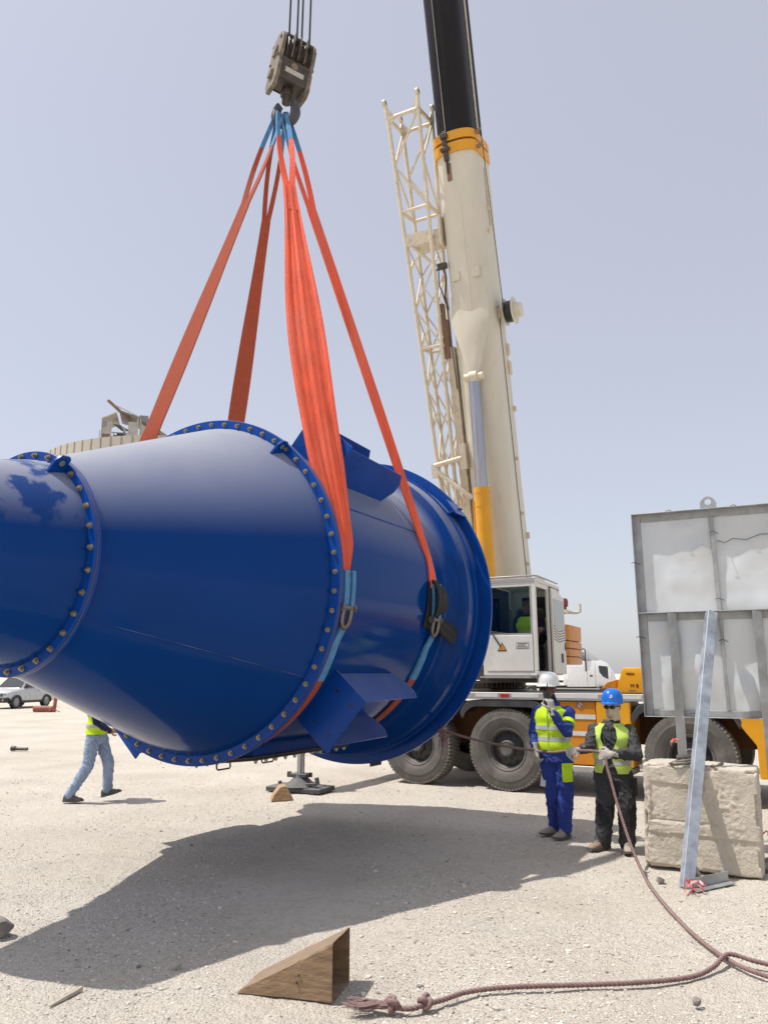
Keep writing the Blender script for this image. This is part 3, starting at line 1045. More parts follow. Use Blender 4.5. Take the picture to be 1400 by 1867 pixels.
# ---- wheels
def wheel(M, parent, Rw=0.655, W=0.42, disc_side=-1):
    """M: origin at hub centre of outer face, local y pointing inward"""
    w = bpy.data.objects.new('wheel', None)
    col.objects.link(w)
    w.parent = parent
    w.matrix_local = WM[parent].inverted() @ M
    w.empty_display_size = 0.1
    WM[w] = M
    LY = Matrix.Rotation(R(-90), 4, 'X')       # lathe z -> +y
    k = Rw / 0.655
    mb = MB(M @ LY)
    mb.lathe([(0.325 * k, 0.05), (0.36 * k, 0.018), (0.42 * k, 0.002), (0.50 * k, -0.012), (0.51 * k, -0.006), (0.56 * k, -0.004), (0.575 * k, -0.002), (0.62 * k, 0.010), (0.634 * k, 0.035),
              (0.634 * k, W - 0.035), (0.60 * k, W - 0.012), (0.50 * k, W), (0.36 * k, W - 0.018), (0.325 * k, W - 0.05)], 64)
    make('tyre', mb, M_RUBBER, w, 40)
    mb = MB(M)
    nl = 66
    for q in range(nl):
        a = 2 * math.pi * q / nl
        for (ya, yb, off) in ((0.008, W * 0.36, 0), (W * 0.40, W * 0.60, 0.5), (W * 0.64, W - 0.008, 0)):
            aa = a + off * 2 * math.pi / nl
            da = 2 * math.pi / nl * 0.36
            vs_ = []
            for y in (ya, yb):
                for (sa, rr) in ((-1, 0.615 * k if y in (0.008, W - 0.008) else 0.632 * k), (1, 0.615 * k if y in (0.008, W - 0.008) else 0.632 * k), (1, Rw - (0.012 if y in (0.008, W - 0.008) else 0)), (-1, Rw - (0.012 if y in (0.008, W - 0.008) else 0))):
                    vs_.append((rr * math.cos(aa + sa * da), y, rr * math.sin(aa + sa * da)))
            mb.add(vs_, [(0, 1, 2, 3), (7, 6, 5, 4), (0, 4, 5, 1), (1, 5, 6, 2), (2, 6, 7, 3), (3, 7, 4, 0)])
    tr = make('tread', mb, M_TREAD, w, None)
    tr['kind'] = 'stuff'
    mb = MB(M @ LY)
    mb.lathe([(0.335 * k, 0.02), (0.345 * k, 0.035), (0.325 * k, 0.055), (0.30 * k, 0.06), (0.285 * k, 0.14), (0.27 * k, 0.16), (0.27 * k, 0.2)], 48)
    make('rim', mb, M_RIM, w, 40)
    mb = MB(M @ LY)
    mb.lathe([(0.285 * k, 0.15), (0.20 * k, 0.12), (0.145 * k, 0.10), (0.135 * k, 0.03), (0.12 * k, 0.015), (0.0, 0.015)], 40)
    for q in range(10):
        a = 2 * math.pi * q / 10
        mb.cyl((0.165 * k * math.cos(a), 0.165 * k * math.sin(a), 0.115), (0.165 * k * math.cos(a), 0.165 * k * math.sin(a), 0.075), 0.014, n=6)
    make('disc', mb, M_RIM_DK, w, 40)
    for q in range(10):
        a = 2 * math.pi * (q + 0.5) / 10
        mb = MB(M @ LY)
        mb.cyl((0.232 * k * math.cos(a), 0.232 * k * math.sin(a), 0.128), (0.232 * k * math.cos(a), 0.232 * k * math.sin(a), 0.16), 0.026, n=10)
        make('hand_hole', mb, M_BLACK_PAD, w, 40)
    mb = MB(M @ LY)
    for sy in (-1, 1):
        mb.cyl((0.0, sy * 0.062 * k, 0.016), (0.0, sy * 0.062 * k, 0.004), 0.022, n=12)
    mb.lathe([(0.098 * k, 0.016), (0.098 * k, 0.007), (0.0, 0.007)], 28)
    make('hub_cap', mb, M_RIM, w, 40)
    return w


RW = 0.655
for x_ in (-1.65, 0.0, 2.82):
    wheel(MC @ Matrix.Translation((x_, 0.02, RW - 0.012)), crane)
    Mf = MC @ Matrix.Translation((x_, 2.58, RW - 0.012)) @ Matrix.Rotation(math.pi, 4, 'Z')
    wheel(Mf, crane)


def cpart(name, boxes, mat, bevel=0.012, parent=crane, M=MC, smooth=30):
    mb = MB(M)
    for lo, hi in boxes:
        mb.lo_hi(lo, hi)
    return make(name, mb, mat, parent, smooth, bevel)


# ---- carrier frame
cpart('chassis_beam', [((-2.6, 0.75, 0.75), (5.2, 0.95, 1.34)), ((-2.6, 1.65, 0.75), (5.2, 1.85, 1.34)), ((-2.6, 0.96, 1.15), (5.2, 1.64, 1.33))], M_CHASSIS)
for x_ in (-1.65, 0.0, 2.82):
    mb = MB(MC)
    mb.cyl((x_, 0.35, RW), (x_, 2.25, RW), 0.11, n=16)
    mb.ball((x_, 1.3, RW), (0.26, 0.24, 0.26), 14, 9)
    make('axle', mb, M_CHASSIS, crane, 40)
cpart('deck', [((-2.4, 0.06, 1.44), (5.0, 2.54, 1.53))], M_ALU)
rail = cpart('deck_rail', [((-2.4, -0.01, 1.435), (5.0, 0.055, 1.545))], M_ALU, 0.008)
for x_ in (-1.3, 0.02, 3.1):
    mb = MB(MC)
    mb.lo_hi((x_ - 0.075, -0.016, 1.475), (x_ + 0.075, -0.0105, 1.52))
    make('red_reflector', mb, M_RED, rail, None)
for a_, b_ in ((-0.5, -0.1), (0.14, 0.6), (0.7, 1.55), (1.8, 2.2)):
    mb = MB(MC)
    mb.lo_hi((a_, -0.0135, 1.47), (b_, -0.0105, 1.53))
    make('white_marking_strip', mb, M_WSTRIPE, rail, None)
mb = MB(MC)
mb.prism([(1.62, 1.53), (1.75, 1.53), (1.685, 1.43)], 0.0, 0.004, L=Matrix.Translation((0, -0.011, 0)) @ Matrix.Rotation(R(90), 4, 'X'))
make('red_triangle', mb, M_RED, rail, None)
mb = MB(MC)
mb.tube([(0.60, 0.03, 1.60), (1.2, 0.03, 1.60), (1.62, 0.03, 1.60)], 0.028, 10)
mb.box((1.66, 0.03, 1.60), (0.16, 0.06, 0.05))
make('deck_bar', mb, M_BLACK_FENDER, crane, 40)


# ---- fenders
def fender(x0, mat=M_BLACK_FENDER, Rf=0.80):
    mb = MB(MC)
    rings = []
    pts = [(-0.70, 1.30), (-0.66, 1.40), (-0.58, 1.43)] + [(0.50, 1.43), (0.60, 1.40), (0.70, 1.28), (0.78, 1.10)]
    pts = [(-0.80, 1.22), (-0.72, 1.34), (-0.62, 1.41), (-0.50, 1.425), (0.44, 1.425), (0.56, 1.40), (0.66, 1.32), (0.74, 1.18)]
    for (x, z) in pts:
        rings.append([Vector((x0 + x, 0.0, z)), Vector((x0 + x, 0.62, z)), Vector((x0 + x * 0.97, 0.62, z - 0.022)), Vector((x0 + x * 0.97, 0.03, z - 0.022)), Vector((x0 + x * 0.95, 0.03, z - 0.11)), Vector((x0 + x * 0.95, 0.0, z - 0.11))])
    mb.loft(rings)
    return make('fender', mb, mat, crane, 30, 0.006)


fender(-1.65)
fender(0.0)
fender(2.82)
# ---- side lockers
lk = cpart('side_locker', [((0.80, 0.03, 0.47), (1.495, 0.62, 1.425))], M_YEL_DK, 0.015)
for (z0, z1) in ((1.155, 1.225), (0.905, 0.970)):
    mb = MB(MC)
    mb.lo_hi((0.83, 0.018, z0), (1.485, 0.0285, z1))
    make('white_strip', mb, M_WSTRIPE, lk, None)
mb = MB(MC @ Matrix.Translation((1.25, 0.024, 1.37)) @ Matrix.Rotation(R(90), 4, 'X'))
mb.cyl((0, 0, 0), (0, 0, 0.004), 0.052, n=24)
st = make('warning_sticker', mb, M_WSTRIPE, lk, None)
mb = MB(MC @ Matrix.Translation((1.25, 0.018, 1.37)) @ Matrix.Rotation(R(90), 4, 'X'))
mb.lathe([(0.038, 0.0), (0.048, 0.0), (0.048, 0.003), (0.038, 0.003)], 24, close=True)
mb.box((0, 0, 0.0015), (0.012, 0.085, 0.003), L=Matrix.Rotation(R(45), 4, 'Z'))
make('sticker_ring', mb, M_REDDK, st, None)
lk2 = cpart('side_locker', [((1.505, 0.0, 0.47), (2.02, 0.62, 1.43))], M_YEL, 0.015)
mb = MB(MC)
mb.lo_hi((0.8, 0.02, 0.36), (2.0, 0.5, 0.455))
make('step_bar', mb, M_ALU, crane, 30, 0.01)
mb = MB(MC)
mb.prism([(3.50, 1.425), (3.50, 1.16), (3.72, 0.86), (3.72, 0.42), (5.0, 0.42), (5.0, 1.425)], -0.62, 0.0, L=Matrix.Rotation(R(90), 4, 'X'))
lk3 = make('side_locker', mb, M_YEL, crane, 30, 0.015)
mb = MB(MC)
mb.lo_hi((3.86, -0.004, 0.5), (3.872, 0.002, 1.40))
make('door_seam', mb, M_YEL_DK, lk3, None)
cpart('mud_flap', [((-2.62, 0.08, 0.22), (-2.59, 0.46, 0.9))], M_BLACK_FENDER, 0.004)
# ---- engine hood with lettering
mb = MB(MC)
mb.prism([(1.79, 1.555), (1.90, 1.90), (1.935, 1.945), (4.2, 1.945), (4.2, 1.555)], -1.30, -0.10, L=Matrix.Rotation(R(90), 4, 'X'))
hood = make('engine_hood', mb, M_YEL, crane, 30, 0.03, 2)
mb = MB(MC)
mb.prism([(1.50, 1.556), (1.66, 1.72), (1.80, 1.76), (1.80, 1.556)], -1.25, -0.16, L=Matrix.Rotation(R(90), 4, 'X'))
make('hood_front_panel', mb, M_YEL_DK, hood, 30, 0.01)


def side_text(body, x, z, size, mat, parent, y=0.096):
    return text_mesh('lettering', body, size, MC @ Matrix.Translation((x, y, z)) @ Matrix.Rotation(R(90), 4, 'X'), mat, parent)


side_text('M B', 2.085, 1.665, 0.078, M_TEXTDK, hood)
side_text('TEREX', 2.03, 1.845, 0.045, M_TEXTDK, hood)
side_text('TEREX', 2.05, 1.590, 0.040, M_GREY, hood)
# ---- rear outrigger with pad on the ground
og = MB(TM((-1.345, 13.02, 0), R(-30)))
og.cyl((0, 0, 0.24), (0, 0, 0.95), 0.062, n=20)
jack = make('outrigger_rod', og, M_CHROME, crane, 40)
og = MB(TM((-1.345, 13.02, 0), R(-30)))
og.cyl((0, 0, 0.92), (0, 0, 1.62), 0.10, n=20)
og.box((0.0, 1.2, 1.05), (0.30, 2.6, 0.34))
make('outrigger_beam', og, M_YEL_DK, crane, 30, 0.01)
og = MB(TM((-1.345, 13.02, 0), R(-24)))
og.box((0, 0, 0.045), (0.98, 0.52, 0.07))
og.box((0, 0, 0.085), (0.80, 0.40, 0.03), taper=(0.9, 0.8))
og.box((0.40, -0.12, 0.11), (0.06, 0.05, 0.10), L=Matrix.Rotation(R(-12), 4, 'Y'))
og.box((-0.42, 0.06, 0.10), (0.05, 0.05, 0.06))
og.box((0.30, -0.16, 0.10), (0.20, 0.04, 0.05), L=Matrix.Rotation(R(-6), 4, 'Y'))
og.lathe([(0.34, 0.09), (0.20, 0.14), (0.12, 0.21), (0.10, 0.27), (0.0, 0.27)], 8)
og.box((0, 0, 0.245), (0.30, 0.20, 0.06))
og.box((-0.17, -0.07, 0.26), (0.07, 0.04, 0.09))
og.box((0.15, 0.05, 0.25), (0.06, 0.05, 0.07))
make('outrigger_pad', og, pmat('dusty_grey_pad', (0.065, 0.067, 0.07), rough=0.6, metal=0.1, var=0.3, scale=8, dust=0.3, dirt=0.3), crane, 30, 0.008)

# ---- slewing ring and superstructure
mb = MB(MS)
mb.lathe([(0.0, 1.53), (0.98, 1.53), (0.98, 1.58), (0.90, 1.60), (0.90, 1.70), (0.0, 1.72)], 48)
nt = 72
for k in range(nt):
    a = 2 * math.pi * k / nt
    mb.box((0.925, 0, 1.655), (0.07, 0.034, 0.09), L=Matrix.Rotation(a, 4, 'Z'))
make('slewing_ring', mb, M_DARK_STEEL, crane, 30)
mb = MB(MS)
mb.lo_hi((-3.0, -0.70, 1.74), (0.75, 0.60, 2.02))
mb.lo_hi((-0.1, 0.55, 1.70), (1.2, 1.55, 1.80))
make('turntable_frame', mb, M_DARK_STEEL, crane, 30, 0.015)
mb = MB(MS)
for yy in (-0.66, 0.52):
    mb.prism([(0.5, 1.95), (0.35, 2.4), (-1.1, 2.75), (-2.4, 3.9), (-2.95, 3.9), (-3.0, 1.95)], -yy - 0.12, -yy, L=Matrix.Rotation(R(90), 4, 'X'))
make('turntable_cheek', mb, M_CREAM, crane, 30, 0.01)
for k, (z0, z1, ins) in enumerate(((2.04, 2.195, 0.0), (2.21, 2.365, 0.0), (2.38, 2.525, 0.0), (2.54, 2.87, 0.0))):
    mb = MB(MS)
    c = 0.16
    poly = [(-2.30, -1.25 + c), (-2.30, 1.16 - c * 0.6), (-2.52, 1.22), (-3.65, 1.22), (-3.75, 1.1), (-3.75, -1.1), (-3.65, -1.25), (-2.55, -1.25)]
    mb.prism(poly, z0, z1)
    make('counterweight_slab', mb, M_YEL_DK, crane, 30, 0.02)
mb = MB(MS)
mb.cyl((-2.1, -0.4, 2.45), (-2.1, 0.4, 2.45), 0.28, n=24)
make('winch_drum', mb, M_DARK_STEEL, crane, 30)

# ---- cab
CX0, CX1, CY0, CY1, CZ0, CZ1 = -0.28, 1.32, 0.68, 1.62, 1.82, 3.43
cab = cpart('cab', [((CX0, CY0, CZ0), (CX1, CY1, CZ0 + 0.07)),                                # floor
                    ((CX0, CY0, CZ1 - 0.06), (CX1, CY1, CZ1)),                                # roof
                    ((CX0, CY0, CZ0 + 0.07), (CX0 + 0.04, CY1, CZ1 - 0.06)),                  # back wall
                    ((CX0 + 0.04, CY0, CZ0 + 0.07), (CX1 - 0.05, CY0 + 0.03, CZ0 + 0.75)),    # far side wall
                    ((CX1 - 0.05, CY0 + 0.06, CZ0 + 0.07), (CX1 + 0.012, CY1 - 0.07, CZ0 + 0.66)),  # front lower panel
                    ((CX1 - 0.06, CY0, CZ0 + 0.07), (CX1, CY0 + 0.06, CZ1 - 0.06)),           # front posts
                    ((CX1 - 0.06, CY1 - 0.07, CZ0 + 0.07), (CX1, CY1, CZ1 - 0.06)),
                    ((CX0 + 0.04, CY0, CZ0 + 0.75), (CX0 + 0.10, CY0 + 0.04, CZ1 - 0.06)),
                    ((CX1 - 0.045, CY0 + 0.06, CZ1 - 0.14), (CX1 - 0.002, CY1 - 0.07, CZ1 - 0.061)),
                    ], M_CAB, 0.008, M=MS)
mb = MB(MS)
mb.tube([(CX1 - 0.06, CY0 - 0.05, CZ1 + 0.03), (CX1 + 0.02, CY0 - 0.02, CZ1 + 0.03), (CX1 + 0.02, CY1 - 0.01, CZ1 + 0.03), (CX1 - 0.05, CY1 + 0.025, CZ1 + 0.03), (CX0 + 0.25, CY1 + 0.025, CZ1 + 0.03)], 0.016, 8)
make('roof_rail', mb, M_ALU, cab, 60)
mb = MB(MS)
mb.lo_hi((CX1 - 0.028, CY0 + 0.06, CZ0 + 0.665), (CX1 - 0.018, CY1 - 0.07, CZ1 - 0.14))
make('windscreen', mb, M_GLASS, cab, None)
mb = MB(MS)
mb.lo_hi((CX1 - 0.016, CY0 + 0.062, CZ0 + 0.662), (CX1 + 0.006, CY1 - 0.072, CZ0 + 0.69))
mb.lo_hi((CX1 - 0.016, CY1 - 0.10, CZ0 + 0.69), (CX1 - 0.002, CY1 - 0.072, CZ1 - 0.142))
make('windscreen_seal', mb, M_ALU, cab, None)
mb = MB(MS)
mb.lo_hi((CX0 + 0.10, CY0 + 0.010, CZ0 + 0.76), (CX1 - 0.06, CY0 + 0.018, CZ1 - 0.07))
make('side_window', mb, M_GLASS, cab, None)
# open doorway: jambs, and the sliding door pushed back
mb = MB(MS)
mb.lo_hi((0.46, CY1 - 0.05, CZ0 + 0.07), (0.53, CY1 - 0.004, CZ1 - 0.062))
mb.lo_hi((0.53, CY1 - 0.045, CZ1 - 0.14), (CX1 - 0.062, CY1 - 0.006, CZ1 - 0.062))
make('door_jamb', mb, M_CAB, cab, 30, 0.006)
mb = MB(MS)
mb.prism([(-0.36, CZ0 + 0.02), (0.47, CZ0 + 0.02), (0.47, CZ1 - 0.10), (0.12, CZ1 - 0.10), (-0.36, CZ1 - 0.22)], -CY1 - 0.055, -CY1 - 0.012, L=Matrix.Rotation(R(90), 4, 'X'))
door = make('sliding_door', mb, M_CAB, cab, 30, 0.012)
mb = MB(MS)
mb.lo_hi((-0.30, CY1 + 0.056, CZ0 + 0.80), (0.40, CY1 + 0.060, CZ1 - 0.28))
make('door_window', mb, pmat('grey_door_glass', (0.33, 0.36, 0.36), rough=0.12, var=0.1, rvar=0.03), door, None)
for k in range(6):
    mb = MB(MS)
    z0 = CZ0 + 0.57 + 0.045 * k
    mb.add([(0.45, CY1 + 0.0575, z0 + 0.05), (0.10, CY1 + 0.0575, z0), (-0.34, CY1 + 0.0575, z0 + 0.05), (-0.34, CY1 + 0.0575, z0 + 0.068), (0.10, CY1 + 0.0575, z0 + 0.02), (0.45, CY1 + 0.0575, z0 + 0.068)], [(0, 1, 4, 5), (1, 2, 3, 4)])
    make('door_stripe', mb, M_GREY, door, None)
mb = MB(MS)
mb.lo_hi((-0.10, CY1 + 0.056, CZ0 + 0.22), (-0.03, CY1 + 0.075, CZ0 + 0.38))
mb.lo_hi((-0.30, CY1 + 0.056, CZ0 + 0.44), (-0.28, CY1 + 0.068, CZ0 + 0.58))
make('door_handle', mb, M_BLACK, door, None)
mb = MB(MS)
mb.prism([(0, 0.13), (-0.082, -0.01), (0.082, -0.01)], 0, 0.003, L=Matrix.Translation((CX1 + 0.014, 1.02, CZ0 + 0.41)) @ frame_mat((0, 0, 0), (0, 1, 0), (0, 0, 1), (1, 0, 0)))
tri = make('warning_triangle', mb, M_BLACK, cab, None)
mb = MB(MS)
mb.prism([(0, 0.105), (-0.06, 0.003), (0.06, 0.003)], 0, 0.003, L=Matrix.Translation((CX1 + 0.018, 1.02, CZ0 + 0.41)) @ frame_mat((0, 0, 0), (0, 1, 0), (0, 0, 1), (1, 0, 0)))
make('triangle_fill', mb, M_AMBER, tri, None)
mb = MB(MS)
mb.lo_hi((CX1 + 0.0125, 1.26, CZ0 + 0.44), (CX1 + 0.016, 1.48, CZ0 + 0.545))
npl = make('cab_nameplate', mb, M_GREY, cab, None)
mb = MB(MS)
mb.lo_hi((CX1 + 0.0165, 1.268, CZ0 + 0.447), (CX1 + 0.019, 1.472, CZ0 + 0.538))
n2 = make('plate_face', mb, M_CAB, npl, None)
mb = MB(MS)
mb.lo_hi((CX1 + 0.0195, 1.285, CZ0 + 0.51), (CX1 + 0.021, 1.455, CZ0 + 0.528))
for k in range(4):
    mb.lo_hi((CX1 + 0.0195, 1.285 + 0.044 * k, CZ0 + 0.458), (CX1 + 0.021, 1.318 + 0.044 * k, CZ0 + 0.476))
mb.lo_hi((CX1 + 0.0195, 1.285, CZ0 + 0.487), (CX1 + 0.021, 1.42, CZ0 + 0.497))
make('plate_print', mb, M_GREY, npl, None)
mb = MB(MS)
mb.tube([(CX1 + 0.03, 0.84, CZ0 + 0.72), (CX1 + 0.03, 0.99, CZ0 + 0.49)], 0.012, 8)
mb.tube([(CX1 + 0.02, 0.80, CZ0 + 0.72), (CX1 + 0.02, 0.88, CZ1 - 0.25)], 0.006, 6)
make('wiper', mb, M_BLACK, cab, 60)
mb = MB(MS)
mb.lo_hi((CX1 - 0.04, CY0 + 0.02, CZ0 - 0.045), (CX1 + 0.03, CY1 - 0.03, CZ0 - 0.004))
mb.cyl((CX1 + 0.02, CY1 - 0.12, CZ0 - 0.0), (CX1 + 0.02, CY1 - 0.02, CZ0 - 0.0), 0.03, n=10)
make('cab_sill', mb, M_ALU, cab, 30)
# cab interior
mb = MB(MS)
mb.lo_hi((0.05, 0.92, 1.9), (0.60, 1.40, 2.36))
mb.lo_hi((0.02, 0.90, 2.36), (0.16, 1.42, 3.02))
make('seat', mb, M_BLACK, cab, 40, 0.05)
mb = MB(MS)
mb.lo_hi((0.86, 0.80, 1.9), (1.22, 1.44, 2.46))
mb.tube([(0.92, 1.05, 2.45), (0.80, 1.02, 2.75), (0.70, 0.98, 2.95)], 0.03, 8)
make('console', mb, M_BLACK, cab, 40, 0.02)
mb = MB(MS)
mb.lo_hi((-0.236, 0.92, 2.45), (-0.20, 1.40, 3.25))
make('rear_window', mb, M_GLASS_DK, cab, 40, 0.01)
mb = MB(MS)
mb.lo_hi((-0.236, 1.30, 2.55), (-0.13, 1.54, 2.86))
make('wall_box', mb, M_CREAM, cab, 40, 0.01)
# beacon mast behind the cab
mb = MB(MS)
mb.tube([(-0.34, 1.45, 3.0), (-0.85, 1.55, 3.0), (-1.10, 1.74, 3.0), (-1.10, 1.80, 3.02), (-1.10, 1.80, 3.17)], 0.028, 8)
mb.lo_hi((-0.93, 1.50, 2.97), (-0.83, 1.62, 3.05))
bm2 = make('beacon_bracket', mb, M_CREAM, crane, 60)
mb = MB(MS @ Matrix.Translation((-0.88, 1.56, 3.05)))
mb.lathe([(0.0, 0.0), (0.035, 0.0), (0.035, 0.05), (0.065, 0.06), (0.068, 0.16), (0.05, 0.21), (0.0, 0.225)], 20)
make('beacon_lens', mb, M_REDDK, bm2, 40)

# ---- telescopic boom
BA = R(76.7)
e_ = Vector((math.cos(BA), 0, math.sin(BA)))
nb_ = Vector((math.sin(BA), 0, -math.cos(BA)))
MBM = MS @ frame_mat((-1.867, 0, 3.783), nb_, (0, 1, 0), e_)   # x belly, y crane left, z along boom


def boom_ring(s, hw, back, belly, flat=0.12):
    """cross-section, side plates with a rounded belly"""
    pts = []
    side = belly - 0.34
    pts += [(-back, -hw + 0.03), (-back + 0.03, -hw), (side, -hw)]
    for k in range(1, 12):
        a = math.pi * k / 12
        cx = math.sin(a) ** 0.8
        pts.append((side + (belly - side) * cx, -hw * math.copysign(abs(math.cos(a)) ** 0.8, math.cos(a))))
    pts += [(side, hw), (-back + 0.03, hw), (-back, hw - 0.03)]
    return [Vector((x, y, s)) for x, y in pts]


def boom_section(name, s0, s1, hw, back, belly, mat, steps=2):
    mb = MB(MBM)
    mb.loft([boom_ring(s0 + (s1 - s0) * k / steps, hw, back, belly) for k in range(steps + 1)])
    return make(name, mb, mat, crane, 28)


bsec = boom_section('boom_base_section', -1.2, 9.25, 0.445, 0.75, 0.32, M_CREAM, 6)
boom_section('boom_mid_section', 9.0, 19.5, 0.395, 0.68, 0.27, M_BOOMBLK, 4)
mb = MB(MBM)
mb.box((-0.34, 0.40, 14.3), (0.05, 0.03, 9.4))
make('boom_slide_strip', mb, M_CREAM_B, crane, 30)
mb = MB(MBM)
mb.tube([(0.272, -0.12, 9.6), (0.274, -0.12, 14.0), (0.272, -0.12, 19.4)], 0.006, 6)
make('boom_grease_line', mb, M_PLANT_SHEET, crane, 30)
boom_section('boom_mid_section', 19.3, 28.5, 0.345, 0.60, 0.22, M_CREAM, 2)
boom_section('boom_top_section', 28.3, 36.0, 0.30, 0.52, 0.17, M_CREAM, 2)
for s0, s1 in ((9.12, 9.33), (9.38, 9.56)):
    boom_section('boom_collar', s0, s1, 0.475, 0.79, 0.355, M_YEL, 1)
boom_section('boom_collar_seal', 9.30, 9.60, 0.425, 0.72, 0.30, M_DARK_STEEL, 1)
for s0 in (19.3, 28.3):
    boom_section('boom_collar', s0 - 0.1, s0 + 0.25, 0.43, 0.74, 0.31, M_YEL, 1)
mb = MB(MBM)
mb.box((0.34, -0.13, 9.28), (0.10, 0.10, 0.62))
mb.box((0.36, -0.13, 9.48), (0.16, 0.16, 0.10))
mb.box((0.36, -0.13, 9.20), (0.14, 0.20, 0.08))
mb.box((0.33, -0.13, 8.9), (0.06, 0.05, 0.4))
make('collar_latch', mb, M_DARK_STEEL, bsec, 30, 0.012)
mb = MB(MBM)
mb.lo_hi((0.30, -0.16, 8.55), (0.328, -0.06, 8.92))
make('latch_slot', mb, M_PLANT_RUST, bsec, 30)
for sz in (9.5, 9.2):
    mb = MB(MBM)
    mb.tube([(0.05, 0.46, sz), (0.10, 0.54, sz + 0.02), (0.10, 0.60, sz + 0.04)], 0.03, 8)
    mb.box((0.06, 0.50, sz), (0.08, 0.08, 0.06))
    make('rope_guide', mb, M_PLANT_RUST, bsec, 30)
mb = MB(MBM)
mb.box((0.318, 0.045, 5.9), (0.012, 0.055, 4.6))
make('belly_seam', mb, M_CREAM, bsec, 30)
for yy in (-0.20, 0.24):
    mb = MB(MBM)
    mb.box((0.315, yy, 6.55), (0.035, 0.17, 0.20))
    for a_ in (-0.055, 0.055):
        for b_ in (-0.06, 0.06):
            mb.cyl((0.33, yy + a_, 6.55 + b_), (0.345, yy + a_, 6.55 + b_), 0.013, n=8)
    make('belly_pad', mb, M_CREAM, bsec, 30)
mb = MB(MBM)
for k in range(70):
    pass
mb.tube([(-0.34, 0.452, -1.0), (-0.34, 0.452, 5.6), (-0.30, 0.452, 5.9)], 0.008, 6)
make('side_seam', mb, M_DARK_STEEL, bsec, 60)
for (x, s, a_, b_) in ((-0.66, 5.0, 0.10, 0.26), (-0.66, 4.6, 0.12, 0.3), (-0.70, 3.7, 0.07, 0.12), (-0.70, 0.9, 0.07, 0.14), (-0.45, 2.6, 0.03, 0.08), (-0.45, 1.4, 0.03, 0.08), (-0.45, 0.3, 0.03, 0.08), (-0.2, 7.5, 0.08, 0.10), (-0.3, 8.0, 0.06, 0.10)):
    mb = MB(MBM)
    mb.box((x, 0.47, s), (a_, 0.07, b_))
    make('side_bracket', mb, M_CREAM_B, bsec, 30, 0.006)
mb = MB(MBM)
mb.tube([(-0.35, 0.46, 8.9), (-0.36, 0.475, 7.8), (-0.36, 0.475, 7.65)], 0.02, 6)
make('side_pipe', mb, M_CREAM_B, bsec, 60)
# cylinder bracket: long V gusset under the belly
mb = MB(MBM)
rings = []
for s_, w_, x1 in ((6.25, 0.42, 0.20), (5.6, 0.42, 0.36), (5.0, 0.26, 0.44), (4.45, 0.12, 0.50), (4.25, 0.10, 0.50)):
    rings.append([Vector((0.05, -w_, s_)), Vector((0.05, w_, s_)), Vector((x1 - 0.05, w_, s_)), Vector((x1, w_ * 0.6, s_)), Vector((x1, -w_ * 0.6, s_)), Vector((x1 - 0.05, -w_, s_))])
mb.loft(rings)
make('cylinder_gusset', mb, M_CREAM, bsec, 35, 0.01)


def sp(x, y, z):
    return MS @ Vector((x, y, z))


pa, pb = sp(-0.449, 0, 7.93), sp(-1.15, 0, 2.25)
dcy = (pb - pa).normalized()
mb = MB()
mb.cyl(pa + dcy * 0.12, pa + dcy * 2.45, 0.122, n=28)
make('luffing_rod', mb, M_CHROME, crane, 40)
mb = MB()
mb.cyl(pa + dcy * 2.36, pb, 0.165, n=28)
mb.cyl(pa + dcy * 2.34, pa + dcy * 2.46, 0.172, n=28)
mb.cyl(pa + dcy * 2.70, pa + dcy * 2.74, 0.172, n=28)
make('luffing_barrel', mb, M_YEL, crane, 40)
mb = MB()
ly = (MS.to_3x3() @ Vector((0, 1, 0)))
mb.cyl(pa - ly * 0.20, pa + ly * 0.20, 0.085, n=16)
mb.cyl(pa - ly * 0.08, pa + ly * 0.08, 0.13, n=20)
mb.cyl(pa, pa + dcy * 0.16, 0.09, 0.115, n=16)
make('rod_eye', mb, M_CREAM_B, crane, 30)
mb = MB(MS)
side0 = sp(-0.80, -0.20, 5.3)
mb.tube([(-0.80, -0.21, 5.35), (-1.10, -0.22, 2.9)], 0.022, 8)
make('hydraulic_pipe', mb, M_YEL, crane, 60)

# ---- cable reel on the boom side and its thin line
mb = MB(MBM)
mb.box((-0.36, 0.50, 5.74), (0.16, 0.14, 0.20))
for k in (-0.05, 0, 0.05):
    mb.cyl((-0.27, 0.50, 5.74 + k), (-0.275, 0.50, 5.74 + k), 0.02, n=8)
make('reel_bracket', mb, M_CREAM_B, crane, 30, 0.004)
Lr = Matrix.Translation((-0.36, 0.58, 5.74)) @ Matrix.Rotation(R(-90), 4, 'X')
mb = MB(MBM @ Lr)
mb.lathe([(0.0, 0.0), (0.29, 0.0), (0.30, 0.008), (0.29, 0.016), (0.0, 0.016)], 36)
mb.lathe([(0.0, 0.20), (0.29, 0.20), (0.30, 0.208), (0.29, 0.216), (0.0, 0.216)], 36)
mb.lathe([(0.17, 0.216), (0.17, 0.27), (0.155, 0.29), (0.155, 0.36), (0.0, 0.365)], 28)
reel = make('cable_reel', mb, M_CREAM, crane, 35)
mb = MB(MBM @ Lr)
mb.lathe([(0.21, 0.018), (0.23, 0.05), (0.23, 0.15), (0.21, 0.198)], 28)
make('wound_cable', mb, M_BLACK, reel, 35)
mb = MB(MBM)
mb.tube([(-0.10, 0.63, 5.74), (-0.02, 0.56, 9.6), (0.0, 0.5, 20.0), (0.0, 0.42, 35.5)], 0.008, 6)
make('sensor_line', mb, M_ROPEWIRE, crane, 60)
mb = MB(MBM)
mb.box((-0.05, 0.0, 36.4), (0.9, 0.7, 0.9))
mb.cyl((0.55, -0.3, 36.7), (0.55, 0.3, 36.7), 0.3, n=24)
